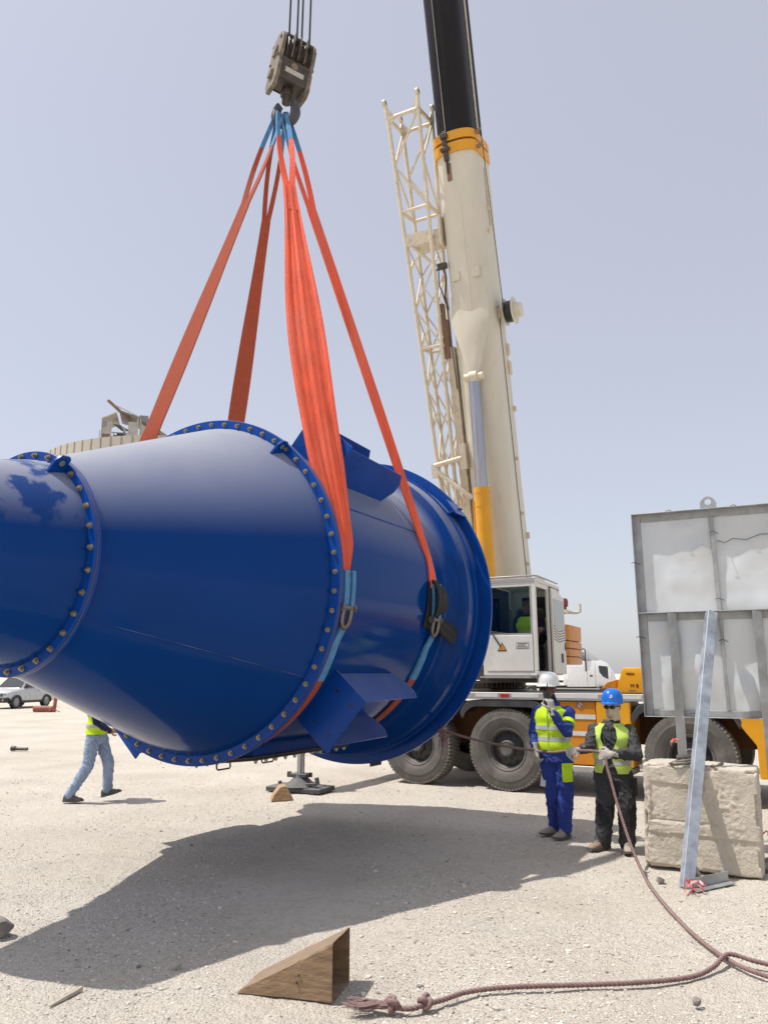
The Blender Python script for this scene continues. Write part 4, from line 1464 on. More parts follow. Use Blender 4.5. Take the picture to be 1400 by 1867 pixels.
make('boom_head', mb, M_CREAM, crane, 30, 0.03)

# ---- lattice jib folded along the boom
def jib_pt(s, i, j):
    """i = -1 outer, +1 next to boom ; j = -1 far, +1 near the camera"""
    f = (s - 2.0) / 8.6
    yc = -0.925 - 0.075 * f
    hy = 0.165 + 0.205 * f
    hx = 0.20 + 0.20 * f
    return Vector((j * hx - 0.02, yc + i * hy, s))


S0, S1 = 1.5, 10.25
for i in (-1, 1):
    for j in (-1, 1):
        mb = MB(MBM)
        mb.tube([jib_pt(S0, i, j), jib_pt(6, i, j), jib_pt(S1, i, j)], 0.044, 10)
        ch = make('jib_chord', mb, M_CREAM_B, crane, 50)
        mb = MB(MBM)
        p = jib_pt(S1, i, j)
        mb.tube([p, p + Vector((0.02 * j, 0.03 * i, 0.30))], [0.055, 0.034], 8)
        mb.cyl(p + Vector((0.02 * j, 0.03 * i - 0.03, 0.34)), p + Vector((0.02 * j, 0.03 * i + 0.03, 0.34)), 0.075, n=16)
        make('jib_fork', mb, M_CREAM_B, ch, 40)
        mb = MB(MBM)
        mb.cyl(p + Vector((0.02 * j, 0.03 * i - 0.033, 0.34)), p + Vector((0.02 * j, 0.03 * i + 0.033, 0.34)), 0.03, n=12)
        make('fork_hole', mb, M_DARK_STEEL, ch, 40)
        mb = MB(MBM)
        c2_ = jib_pt(S1, -i, j)
        for tgt in (jib_pt(S1, -i, j), jib_pt(S1, i, -j)):
            dd = (tgt - p).normalized()
            a_, b_, c_2 = p + Vector((0, 0, 0.26)), p + dd * 0.20 - Vector((0, 0, 0.03)), p - Vector((0, 0, 0.16))
            nrm = dd.cross(Vector((0, 0, 1))).normalized() * 0.008
            vs_ = [a_ - nrm, b_ - nrm, c_2 - nrm, a_ + nrm, b_ + nrm, c_2 + nrm]
            mb.add(vs_, [(0, 1, 2), (5, 4, 3), (0, 3, 4, 1), (1, 4, 5, 2), (2, 5, 3, 0)])
        make('jib_gusset', mb, M_CREAM_B, ch, 30)
nodes = [S0, 2.5, 3.4, 4.3, 5.2, 6.05, 6.9, 7.55, 8.2, 9.2, S1]
frames_at = {5.2, 7.55, 8.2, S1}
for q, (sa, sb) in enumerate(zip(nodes, nodes[1:])):
    if (sa, sb) == (7.55, 8.2):
        continue
    for (A, B) in (((-1, 1), (1, 1)), ((-1, -1), (1, -1)), ((-1, 1), (-1, -1)), ((1, 1), (1, -1))):
        fl = q % 2
        a_, b_ = (jib_pt(sa, *A), jib_pt(sb, *B)) if fl else (jib_pt(sa, *B), jib_pt(sb, *A))
        mb = MB(MBM)
        mb.tube([a_, b_], 0.021 if sa < 7.6 else 0.024, 8)
        make('jib_lacing', mb, M_CREAM_B, crane, 50)
        if sa < 7.6:
            m_ = (sa + sb) / 2
            a2, b2 = (jib_pt(sa, *B), jib_pt(m_, *A) * 0.5 + jib_pt(m_, *B) * 0.5) if fl else (jib_pt(sa, *A), jib_pt(m_, *A) * 0.5 + jib_pt(m_, *B) * 0.5)
            mb = MB(MBM)
            mb.tube([a2, b2], 0.018, 6)
            make('jib_lacing', mb, M_CREAM_B, crane, 50)
for s_ in sorted(frames_at):
    for (A, B) in (((-1, 1), (1, 1)), ((-1, -1), (1, -1)), ((-1, 1), (-1, -1)), ((1, 1), (1, -1))):
        mb = MB(MBM)
        if s_ == 7.55 and A[1] == B[1]:
            a_, b_ = jib_pt(s_, *A), jib_pt(s_, *B)
            m_ = (a_ + b_) / 2
            mb.box(m_, (0.05, abs(b_.y - a_.y), 0.26))
        else:
            mb.tube([jib_pt(s_, *A), jib_pt(s_, *B)], 0.042, 8)
        make('jib_cross_member', mb, M_CREAM_B, crane, 40)
mb = MB(MBM)
mb.lo_hi((-0.20, -0.64, 7.35), (0.22, -0.45, 7.70))
mb.lo_hi((-0.28, -0.50, 7.30), (0.30, -0.448, 7.95))
mb.lathe([(0.035, -0.015), (0.06, -0.015), (0.06, 0.015), (0.035, 0.015)], 14, close=True, L=Matrix.Translation((0.24, -0.55, 7.20)) @ Matrix.Rotation(R(90), 4, 'Y'))
make('jib_mount', mb, M_CREAM_B, crane, 30, 0.008)
mb = MB(MBM)
mb.tube([(0.20, -0.70, 6.80), (0.25, -0.50, 6.85), (0.22, -0.46, 6.6), (0.24, -0.52, 6.2), (0.25, -0.47, 5.9)], 0.02, 8)
mb.tube([(0.24, -0.60, 6.85), (0.27, -0.62, 6.5), (0.25, -0.50, 6.0), (0.25, -0.46, 4.2)], 0.014, 8)
mb.box((0.22, -0.52, 6.86), (0.10, 0.20, 0.12))
make('hydraulic_hose', mb, M_DARK_STEEL, crane, 40)
# second jib piece: plain box section
mb = MB(MBM)
mb.lo_hi((-0.30, -0.67, 0.2), (0.10, -0.50, 5.15))
bj = make('box_jib', mb, M_CREAM_B, crane, 30, 0.01)
mb = MB(MBM)
mb.lo_hi((-0.05, -0.72, 4.9), (0.14, -0.58, 5.75))
mb.lo_hi((0.04, -0.70, 5.5), (0.16, -0.62, 6.1))
make('jib_hinge', mb, M_PLANT_RUST, bj, 30, 0.01)
mb = MB(MBM)
mb.tube([(0.36, -1.12, 2.62), (0.30, -0.50, 2.72)], 0.055, 10)
mb.tube([(0.34, -1.10, 2.52), (0.36, -0.75, 2.20), (0.30, -0.36, 1.85)], 0.052, 10)
mb.box((0.34, -1.12, 2.5), (0.10, 0.14, 0.30))
mb.box((0.27, -0.47, 2.75), (0.14, 0.14, 0.55))
make('jib_rest_arm', mb, M_CREAM_B, crane, 40)

# ---- hoist ropes from the boom head to the block
head = MBM @ Vector((0.75, 0, 36.7))
for k in range(4):
    b_ = MHB @ Vector((-0.135 + 0.09 * k, -0.205 if k % 2 else -0.15, 0.50))
    t_ = Vector((b_.x + 0.30, b_.y + 0.05, head.z))
    mb = MB()
    mb.tube([b_, b_.lerp(t_, 0.3), t_], 0.0145, 6)
    o_ = make('hoist_rope', mb, M_ROPEWIRE, None, 60, origin=tuple(b_))
    tag(o_, ['leftmost', 'second from left', 'third from left', 'rightmost'][k] + ' of the four dark wire ropes above the hook block', 'wire rope', 'hoist ropes')

# ================================================================== GALVANISED PANEL FRAME
MP = TM((2.935, 8.92, 0), R(-25.3))
panel = thing('steel_panel_frame', 'tall dented galvanised sheet panel in an angle-iron frame on braced legs', 'panel frame', (2.935, 8.92, 0), R(-25.3))
PZ0, PZM, PZ1, PW = 1.38, 2.525, 3.68, 2.9


def ppart(name, boxes, mat=M_GALV_F, bevel=0.003, parent=panel):
    mb = MB(MP)
    for lo, hi in boxes:
        mb.lo_hi(lo, hi)
    return make(name, mb, mat, parent, 30, bevel)


ppart('side_angle', [((0, -0.09, PZ0), (0.008, 0.02, PZ1)), ((0.009, 0.012, PZ0), (0.088, 0.02, PZ1))])
ppart('top_angle', [((0.009, -0.09, PZ1 - 0.008), (PW, 0.02, PZ1)), ((0.09, 0.012, PZ1 - 0.085), (PW, 0.02, PZ1 - 0.009))])
ppart('mid_angle', [((0.009, -0.10, PZM - 0.004), (PW, 0.0115, PZM + 0.004)), ((0.089, 0.004, PZM - 0.085), (PW, 0.0115, PZM - 0.005))])
ppart('bottom_angle', [((0.009, -0.09, PZ0), (PW, 0.0115, PZ0 + 0.008)), ((0.089, 0.003, PZ0 + 0.009), (PW, 0.0115, PZ0 + 0.075))])
for xx in (0.86, 1.75):
    ppart('divider', [((xx - 0.022, -0.012, PZM + 0.005), (xx + 0.022, 0.0115, PZ1 - 0.087))])
    ppart('divider', [((xx - 0.012, -0.004, PZ0 + 0.077), (xx + 0.022, 0.0115, PZM - 0.087))])
# sheets: each one dented
sheets = [(0.05, 0.86), (0.862, 1.75), (1.752, 2.88)]
for k, (xa, xb) in enumerate(sheets):
    for z0, z1 in ((PZM + 0.002, PZ1 - 0.012), (PZ0 + 0.012, PZM - 0.002)):
        n_, m_ = 26, 30
        mb = MB(MP)
        vs_, fs = [], []
        for j in range(m_ + 1):
            for i in range(n_ + 1):
                x = xa + (xb - xa) * i / n_
                z = z0 + (z1 - z0) * j / m_
                ed = min(i, n_ - i, j, m_ - j) / 5.0
                ed = min(1, ed)
                d = 0.034 * mnoise.noise((x * 1.6 + k, z * 1.8, 2.0)) + 0.014 * mnoise.noise((x * 5, z * 5 + k, 7.0))
                d += 0.012 * max(0, 0.35 - abs(mnoise.noise((x * 2.2, z * 2.2, 11.0 + k)))) * (1.5 if k else 0.4)
                vs_.append((x, 0.03 + d * ed, z))
        w = n_ + 1
        fs = [(j * w + i, j * w + i + 1, (j + 1) * w + i + 1, (j + 1) * w + i) for j in range(m_) for i in range(n_)]
        mb.add(vs_, fs)
        make('sheet', mb, M_GALV, panel, 50)
# small wire ties
for (x, z) in ((0.0, 3.1), (0.0, 2.25), (0.42, PZ1), (0.86, 3.4), (0.86, 2.65), (0.86, 2.2), (0.5, PZ0 + 0.04), (1.1, PZ1)):
    mb = MB(MP)
    mb.tube([(x - 0.03, -0.096, z), (x + 0.0, -0.105, z + 0.012), (x + 0.04, -0.03, z + 0.004), (x + 0.06, -0.02, z - 0.01)], 0.004, 5)
    make('wire_tie', mb, M_DARK_STEEL, panel, None)
mb = MB(MP)
mb.tube([(0.90, 0.012, 3.32), (0.98, 0.012, 3.29), (1.06, 0.012, 3.33), (1.2, 0.012, 3.31), (1.34, 0.012, 3.36), (1.6, 0.012, 3.35)], 0.004, 5)
make('dangling_wire', mb, M_DARK_STEEL, panel, None)
# lifting eye plate
arcp = [(0.06 + 0.0, 0.0)]
poly = [(-0.085, 0.0), (0.085, 0.0), (0.085, 0.10)] + [(0.085 * math.cos(a), 0.115 + 0.06 * math.sin(a)) for a in [R(20 + 14 * k) for k in range(11)]] + [(-0.085, 0.10)]
outer = [(0.085, 0.0), (0.085, 0.07), (0.07, 0.10), (0.035, 0.135), (0.0, 0.145), (-0.035, 0.135), (-0.07, 0.10), (-0.085, 0.07), (-0.085, 0.0), (-0.04, 0.0), (0.0, 0.0), (0.04, 0.0)]
inner = [(0.033, 0.065), (0.036, 0.082), (0.030, 0.100), (0.018, 0.113), (0.0, 0.118), (-0.018, 0.113), (-0.030, 0.100), (-0.036, 0.082), (-0.033, 0.065), (-0.02, 0.050), (0.0, 0.046), (0.02, 0.050)]
mb = MB(MP @ Matrix.Translation((0.84, -0.03, PZ1 + 0.001)) @ Matrix.Rotation(R(90), 4, 'X'))
nn = len(outer)
vs_ = [(x, y, z) for z in (-0.008, 0.008) for ringp in (outer, inner) for (x, y) in ringp]
fs = []
for k in range(nn):
    j = (k + 1) % nn
    fs += [(k, j, nn + j, nn + k), (2 * nn + k, 3 * nn + k, 3 * nn + j, 2 * nn + j), (k, 2 * nn + k, 2 * nn + j, j), (nn + k, nn + j, 3 * nn + j, 3 * nn + k)]
mb.add(vs_, fs)
make('lifting_eye', mb, M_GALV_F, panel, 30)


def angle_bar(name, p0, p1, w, mat, up, parent=panel, t=0.007):
    m = look_mat(p0, p1, up)
    ln = (Vector(p1) - Vector(p0)).length
    mb = MB(m)
    mb.lo_hi((-w / 2, -w / 2, 0), (w / 2, -w / 2 + t, ln))
    mb.lo_hi((w / 2 - t, -w / 2 + t, 0), (w / 2, w / 2, ln))
    return make(name, mb, mat, parent, 30, 0.002)


def box_bar(name, p0, p1, w, d, mat, up, parent=panel):
    m = look_mat(p0, p1, up)
    ln = (Vector(p1) - Vector(p0)).length
    mb = MB(m)
    mb.lo_hi((-w / 2, -d / 2, 0), (w / 2, d / 2, ln))
    return make(name, mb, mat, parent, 30, 0.004)


def pp(x, y, z):
    return MP @ Vector((x, y, z))


for xx in (0.35, 1.21):
    angle_bar('post', pp(xx, -0.055, -0.03), pp(xx, -0.055, PZM - 0.01), 0.10, M_GALV_F, (0, 1, 0))
FOOT = Vector((2.672, 7.335, -0.02))
box_bar('brace', FOOT, pp(0.78, -0.12, PZM - 0.02), 0.105, 0.085, M_GALV_B, (0, 1, 0))
FOOT2 = Vector((3.78, 6.86, -0.02))
box_bar('brace', FOOT2, pp(1.95, -0.12, PZM - 0.02), 0.105, 0.085, M_GALV_B, (0, 1, 0))
angle_bar('base_bar', Vector((2.69, 7.21, 0.045)), Vector((3.14, 7.47, 0.05)), 0.09, M_GALV_F, (0, 0, 1))


def ribbon_tuft(name, label, base, n, L_, seed, spread=0.09):
    rd = random.Random(seed)
    mb = MB()
    for k in range(n):
        a = rd.uniform(0, 6.28)
        d = Vector((math.cos(a), math.sin(a), rd.uniform(0.0, 0.5)))
        p = Vector(base)
        pts = [p + d * (L_ * q / 5) + Vector((rd.uniform(-1, 1), rd.uniform(-1, 1), rd.uniform(-1, 1))) * spread * 0.25 - Vector((0, 0, 0.012 * q * q * 0.2)) for q in range(6)]
        for q in pts:
            q.z = max(q.z, 0.012) if base[2] < 0.3 else q.z
        ribbon(mb, pts, [0.016] * 6, [Vector((0.3, 0.2, 1)).normalized()] * 6, 0.002)
    o = make(name, mb, M_TAPE, None, None, origin=base)
    return tag(o, label, 'tape')


ribbon_tuft('barrier_tape', 'crumpled red and white tape at the foot of the leaning brace', (2.66, 7.23, 0.06), 9, 0.13, 3)
ribbon_tuft('barrier_tape', 'scrap of red and white tape tied on the frame post behind the concrete block', tuple(pp(0.33, -0.11, 1.14)), 4, 0.09, 8)
ribbon_tuft('barrier_tape', 'strip of red tape on the ground right of the concrete block', (3.72, 7.95, 0.33), 3, 0.14, 5)


# ================================================================== CONCRETE BLOCK
def rough_block(name, M, size, mat, n=80, amp=0.03, rnd=0.04, seed=0.0, feats=True):
    X, Y, Z = size
    bm = bmesh.new()
    bmesh.ops.create_cube(bm, size=1.0)
    bmesh.ops.subdivide_edges(bm, edges=bm.edges, cuts=n, use_grid_fill=True)
    for v in bm.verts:
        p = Vector((v.co.x * X, v.co.y * Y, v.co.z * Z))
        q = Vector((max(-X / 2 + rnd, min(X / 2 - rnd, p.x)), max(-Y / 2 + rnd, min(Y / 2 - rnd, p.y)), max(-Z / 2 + rnd, min(Z / 2 - rnd, p.z))))
        d = p - q
        if d.length > 1e-6:
            p = q + d.normalized() * rnd
            nrm = d.normalized()
        else:
            nrm = p.normalized()
        edge = sum(1 for a, b in zip(p, size) if abs(abs(a) - b / 2) < rnd * 1.3)
        s_ = seed
        k = amp * 0.6 * mnoise.noise((p.x * 2.1 + s_, p.y * 2.1, p.z * 2.1)) + amp * 0.30 * mnoise.noise((p.x * 9, p.y * 9 + s_, p.z * 9))
        rough_z = max(0.0, mnoise.noise((p.x * 2.6 + 9, p.y * 2.6, p.z * 2.6 + s_)) + 0.25)
        k += amp * 0.75 * rough_z * (mnoise.noise((p.x * 24, p.y * 24, p.z * 24 + s_)) + 0.6 * mnoise.noise((p.x * 52, p.y * 52, p.z * 52)))
        vd = mnoise.voronoi((p.x * 9, p.y * 9, p.z * 9))[0][0]
        if vd < 0.22:
            k -= 0.05 * (0.22 - vd)
        c = mnoise.noise((p.x * 5.2, p.y * 5.2 + 3, p.z * 5.2 + s_)) + 0.4 * mnoise.noise((p.x * 14, p.y * 14, p.z * 14))
        if edge >= 2 and c > 0.02:
            k -= min(0.055, 0.16 * (c - 0.02))
        if feats and p.y < -Y / 2 + 0.06:
            g = abs(p.z + 0.05 + 0.012 * mnoise.noise((p.x * 5, 0, 1)))
            if g < 0.014 and p.x < 0.15:
                k -= 0.008
            g2 = p.z + 0.16 + 0.02 * mnoise.noise((p.x * 4, 2, 1))
            if g2 < 0:
                k -= 0.012
            if p.z > -0.05 and -0.45 < p.x < -0.02 and p.z < 0.30 + 0.03 * mnoise.noise((p.x * 6, 0, 4)):
                k -= 0.014
        v.co = p + nrm * k
    me = bpy.data.meshes.new(name)
    bm.to_mesh(me)
    bm.free()
    o = link_mesh(name, me, mat, None, 60)
    o.matrix_world = M
    WM[o] = M
    return o


MK = TM((2.555, 8.02, 0), R(-26)) @ Matrix.Translation((0.52, 0.41, 0.475)) @ Matrix.Rotation(R(1.5), 4, 'Y') @ Matrix.Rotation(R(-2.0), 4, 'X')
blk = rough_block('concrete_block', MK, (1.04, 0.82, 0.96), M_CONC, 96, 0.022, 0.03, 1.7)
tag(blk, 'chipped tan concrete ballast block behind the leaning steel brace', 'concrete block')
# lifting loop and shackle on the block
shk = thing('lifting_chain', 'rusty chain link and shackle lying on top of the concrete block', 'chain', tuple(MK @ Vector((-0.12, -0.25, 0.5))))
mb = MB(MK)
mb.tube([(-0.26, -0.36, 0.475), (-0.22, -0.42, 0.485), (-0.10, -0.40, 0.50), (0.0, -0.34, 0.525), (0.0, -0.28, 0.54), (-0.08, -0.30, 0.525), (-0.20, -0.33, 0.505)], 0.018, 8, closed=True)
make('chain_link', mb, M_STEEL, shk, 60)
mb = MB(MK)
mb.tube([(-0.20, -0.30, 0.54), (-0.02, -0.26, 0.555), (0.02, -0.22, 0.55)], 0.026, 10)
mb.cyl((0.01, -0.30, 0.55), (0.02, -0.17, 0.55), 0.042, n=12)
make('shackle_pin', mb, M_STEEL, shk, 60)
mb = MB(MK)
mb.tube([(0.12, -0.36, 0.485), (0.16, -0.40, 0.50), (0.22, -0.36, 0.52), (0.20, -0.30, 0.50)], 0.014, 8)
make('rebar_loop', mb, M_STEEL, shk, 60)

# ================================================================== STONES, WEDGE, SCRAPS
def stone(name, label, loc, size, mat, seed, cat='stone', group=None):
    bm = bmesh.new()
    bmesh.ops.create_icosphere(bm, subdivisions=3, radius=1.0)
    rd = random.Random(seed)
    planes = [(Vector((rd.gauss(0, 1), rd.gauss(0, 1), rd.gauss(0, 1))).normalized(), rd.uniform(0.55, 0.9)) for _ in range(10)]
    for v in bm.verts:
        p = v.co.copy()
        for nrm, h in planes:
            d = p.dot(nrm) - h
            if d > 0:
                p -= nrm * d
        p *= 1 + 0.06 * mnoise.noise(p * 3 + Vector((seed, 0, 0)))
        v.co = Vector((p.x * size[0], p.y * size[1], p.z * size[2]))
    me = bpy.data.meshes.new(name)
    bm.to_mesh(me)
    bm.free()
    o = link_mesh(name, me, mat, None, 25)
    o.location = loc
    o.rotation_euler = (0, 0, rd.uniform(0, 6))
    return tag(o, label, cat, group)


stone('stone', 'pointed pale stone wedged under the concrete block beside the brace foot', (2.80, 7.50, 0.075), (0.075, 0.06, 0.11), M_ROCK, 4)
stone('stone', 'small grey stone left of the brace foot', (2.50, 7.50, 0.02), (0.05, 0.04, 0.03), M_ROCKDK, 6)
stone('stone', 'reddish fist-sized stone right of the concrete block', (3.68, 7.93, 0.045), (0.08, 0.07, 0.065), M_ROCKDK, 9)
stone('stone', 'grey flat-topped stone at the left edge of the picture beside the shadow', (-2.78, 6.05, 0.05), (0.13, 0.11, 0.085), M_ROCKDK, 12)
stone('stone', 'lone white pebble between the shadow and the wooden wedge', (-1.33, 5.43, 0.016), (0.032, 0.028, 0.024), M_ROCK, 15)
stone('stone', 'dark pebble lying in the bottom right corner', (1.78, 4.86, 0.02), (0.034, 0.03, 0.026), M_ROCKDK, 18)

# wooden wedge
wdg = thing('wooden_wedge', 'big brown wooden chock wedge on the ground in the foreground', 'wedge', (-0.55, 5.05, 0))
A = Vector((-0.877, 5.068, -0.012)); B = Vector((-0.300, 4.912, -0.012)); Cq = Vector((-0.213, 5.236, -0.012)); D = Vector((-0.79, 5.39, -0.012))
Bt = B + Vector((0.0, 0.004, 0.315)); Ct = Cq + Vector((0.0, 0.0, 0.315))
At, Dt = A + Vector((0.012, 0, 0.012)), D + Vector((0.012, 0, 0.012))


def grid_face(mb, p00, p10, p11, p01, n, m, amp, seed, mi=0):
    nrm = (p10 - p00).cross(p01 - p00).normalized()
    vs_ = []
    for j in range(m + 1):
        for i in range(n + 1):
            u, v = i / n, j / m
            p = (p00 * (1 - u) + p10 * u) * (1 - v) + (p01 * (1 - u) + p11 * u) * v
            e = min(1, 4 * min(u, 1 - u, v, 1 - v) + 0.0)
            vs_.append(p + nrm * amp * e * mnoise.noise((u * 3 + seed, v * 9, seed)))
    w = n + 1
    mb.add(vs_, [(j * w + i, j * w + i + 1, (j + 1) * w + i + 1, (j + 1) * w + i) for j in range(m) for i in range(n)], mi)


mb = MB()
mb.add([A, B, Cq, D, At, Bt, Ct, Dt], [(0, 3, 2, 1), (0, 1, 5, 4), (3, 7, 6, 2), (0, 4, 7, 3), (4, 5, 6, 7)])
wb = make('wedge_body', mb, M_WOOD, wdg, 30)
bmw = bmesh.new()
bmw.from_mesh(wb.data)
bmesh.ops.subdivide_edges(bmw, edges=bmw.edges[:], cuts=34, use_grid_fill=True)
for v in bmw.verts:
    w_ = v.co + Vector((5, 3, 1))
    d_ = 0.0035 * mnoise.noise(w_ * 9) + 0.0022 * mnoise.noise((w_.x * 12, w_.y * 60, w_.z * 60)) + 0.0016 * mnoise.noise(w_ * 70)
    sharp = max((e.calc_face_angle(0) for e in v.link_edges if len(e.link_faces) == 2), default=0)
    if sharp > 0.5:
        d_ -= 0.004 + 0.012 * max(0, mnoise.noise(w_ * 22)) + 0.010 * max(0, mnoise.noise(w_ * 6) - 0.1)
    v.co += v.normal * d_
bmw.to_mesh(wb.data)
bmw.free()
wb.data.polygons.foreach_set('use_smooth', [True] * len(wb.data.polygons))
wb.data.set_sharp_from_angle(angle=R(40))
wb.data.materials.append(M_WOODEND)
for pl_ in wb.data.polygons:
    if pl_.normal.x > 0.75:
        pl_.material_index = 1
for (u, v) in ((0.30, 0.2), (0.33, 0.12), (0.72, 0.3)):
    mb = MB()
    p = A.lerp(B, 0.62 + 0.12 * v) + Vector((0, -0.002, 0.06 + 0.1 * u))
    mb.cyl(p, p + Vector((0, -0.006, 0)), 0.006, n=8)
    make('nail_head', mb, M_DARK_STEEL, wdg, None)

# timber chunk beside the outrigger pad
mb = MB(TM((-1.53, 12.15, 0), R(12)))
mb.prism([(-0.17, 0.0), (0.17, 0.0), (0.12, 0.10), (0.05, 0.21), (-0.04, 0.20), (-0.13, 0.09)], -0.13, 0.13, L=Matrix.Rotation(R(90), 4, 'X'))
tag(make('timber_chunk', mb, M_TIMBER, None, 30, 0.01, origin=(-1.53, 12.15, 0)), 'split light brown timber chunk in front of the outrigger pad', 'timber')
# dropped flashlight-like bar, left
bt = thing('steel_rod_end', 'short dark steel bar with a thick head lying alone on the ground, far left', 'bar', (-8.9, 19.55, 0))
mb = MB(TM((-8.9, 19.55, 0.05), R(-8)))
mb.cyl((-0.12, 0, 0), (0.22, 0, 0), 0.038, n=12)
make('shaft', mb, M_DARK_STEEL, bt, 40)
mb = MB(TM((-8.9, 19.55, 0.06), R(-8)))
mb.cyl((-0.20, 0, 0), (-0.10, 0, 0), 0.065, 0.055, n=12)
make('head', mb, M_DARK_STEEL, bt, 40)
# sliver of wood, bottom left
mb = MB(TM((-1.847, 4.95, 0.0), R(70)))
mb.loft([[Vector((x, -w, 0.004)), Vector((x, w, 0.004)), Vector((x, w * 0.7, 0.004 + h)), Vector((x, -w * 0.7, 0.004 + h))] for x, w, h in ((-0.13, 0.005, 0.006), (-0.04, 0.014, 0.014), (0.06, 0.018, 0.016), (0.13, 0.012, 0.02))])
tag(make('wood_splinter', mb, pmat('pale_splinter', (0.42, 0.36, 0.28), rough=0.9, var=0.25), None, 30, origin=(-1.847, 4.95, 0)), 'pale wood splinter on the sunlit ground at bottom left', 'splinter')
# fallen red pipe post far left
fp = thing('fallen_pipe_post', 'faded red pipe post with its base lying on the ground beside the car', 'pipe', (-16.6, 39.0, 0))
mb = MB(TM((-16.6, 39.0, 0)))
mb.tube([(-0.62, 0, 0.15), (0.1, 0.05, 0.15), (0.25, 0.06, 0.12)], 0.15, 12)
make('lying_pipe', mb, M_RUSTRED, fp, 40)
mb = MB(TM((-16.6, 39.0, 0)))
mb.cyl((0.36, 0.05, -0.02), (0.40, 0.05, 0.78), 0.085, n=12)
make('upright_pipe', mb, M_RUSTRED, fp, 40)
mb = MB(TM((-16.6, 39.0, 0)))
mb.tube([(0.15, -0.08, 0.05), (0.36, -0.06, 0.14), (0.44, -0.02, 0.10), (0.7, -0.1, 0.02)], 0.025, 6)
make('bent_bar', mb, M_RUSTRED, fp, 40)


# ================================================================== TAG ROPE
def twisted_rope(name, pts, r, pitch, mat, parent, strands=3, step=0.011):
    P = catmull(pts, step)
    fr = frames(P)
    mb = MB()
    for s_ in range(strands):
        path, dist = [], 0.0
        for i, (p, (x, y, z)) in enumerate(zip(P, fr)):
            if i:
                dist += (P[i] - P[i - 1]).length
            a = 2 * math.pi * (dist / pitch + s_ / strands)
            path.append(p + x * (r * 0.52 * math.cos(a)) + y * (r * 0.52 * math.sin(a)))
        mb.tube(path, r * 0.56, 6)
    return make(name, mb, mat, parent, 70)


H_LW = Vector((1.775, 9.385, 0.965))           # hands that hold the rope
H_RW1 = Vector((2.03, 8.66, 1.035))
H_RW2 = Vector((2.30, 8.50, 1.025))
rope = thing('tag_rope', 'long dusty purple-brown tag rope from the hopper through the workers to the ground', 'rope', (2.26, 5.52, 0))
twisted_rope('rope_run', [(0.74, 10.02, 1.15), (1.05, 9.85, 1.07), (1.45, 9.58, 1.0), H_LW, (1.90, 9.02, 0.985), H_RW1, H_RW2, (2.33, 8.38, 0.86), (2.345, 8.15, 0.55), (2.365, 7.85, 0.23), (2.365, 7.48, 0.035), (2.30, 6.95, 0.012),
                          (2.245, 6.40, 0.012), (2.225, 5.95, 0.012), (2.25, 5.55, 0.014), (2.36, 5.28, 0.012), (2.60, 5.05, 0.012), (3.0, 4.95, 0.012), (3.25, 5.2, 0.012), (3.0, 5.5, 0.012), (2.6, 5.40, 0.012), (2.40, 5.455, 0.03), (2.262, 5.535, 0.046), (2.10, 5.40, 0.014), (1.90, 5.245, 0.012), (1.564, 5.16, 0.012), (1.157, 5.12, 0.012), (0.755, 5.088, 0.012),
                          (0.50, 5.02, 0.012), (0.34, 4.90, 0.014), (0.25, 4.83, 0.02)], 0.0150, 0.085, M_ROPE, rope)


def knot(c, r, rr, parent, seed, name='knot'):
    pts = []
    for k in range(28):
        a = 2 * math.pi * k / 28
        p = Vector(((math.sin(a) + 2 * math.sin(2 * a)) / 3, (math.cos(a) - 2 * math.cos(2 * a)) / 3, -math.sin(3 * a) * 0.6))
        p = Matrix.Rotation(seed, 3, 'Z') @ Matrix.Rotation(seed * 0.7, 3, 'X') @ p
        pts.append(Vector(c) + p * r)
    P = catmull(pts + [pts[0]], 0.012)
    mb = MB()
    mb.tube(P, rr, 8)
    return make(name, mb, M_ROPE, parent, 70)


knot((0.235, 4.825, 0.034), 0.034, 0.0155, rope, 0.6)
knot((0.045, 4.785, 0.036), 0.034, 0.016, rope, 2.1)
twisted_rope('rope_tail', [(0.22, 4.81, 0.02), (0.15, 4.775, 0.016), (0.06, 4.78, 0.02)], 0.0150, 0.085, M_ROPE, rope)
rd = random.Random(3)
mb = MB()
for k in range(46):
    a = Vector((0.03, 4.785, 0.025)) + Vector((rd.uniform(-1, 1), rd.uniform(-1, 1), rd.uniform(-0.8, 1))) * 0.012
    ln = rd.uniform(0.14, 0.27)
    dy = rd.uniform(-0.05, 0.10)
    pts = [a + Vector((-ln * q / 5, dy * (q / 5) + rd.uniform(-0.006, 0.006), rd.uniform(-0.004, 0.012))) for q in range(6)]
    for q in pts:
        q.z = max(0.006, q.z)
    mb.tube(pts, [0.006, 0.006, 0.0055, 0.005, 0.004, 0.002], 4)
fz = make('frayed_end', mb, M_ROPE, rope, 70)
knot((0.735, 10.0, 1.14), 0.05, 0.022, rope, 1.2)
knot((0.745, 9.98, 1.07), 0.045, 0.020, rope, 2.9)
mb = MB()
for k in range(8):
    pts = [Vector((0.74 + 0.02 * math.sin(k), 9.98, 1.05)) + Vector((0.012 * k - 0.05, 0, -0.025 * q + 0.01 * math.sin(k * 3 + q))) for q in range(5)]
    mb.tube(pts, 0.006, 4)
make('frayed_strands', mb, M_ROPE, rope, 70)

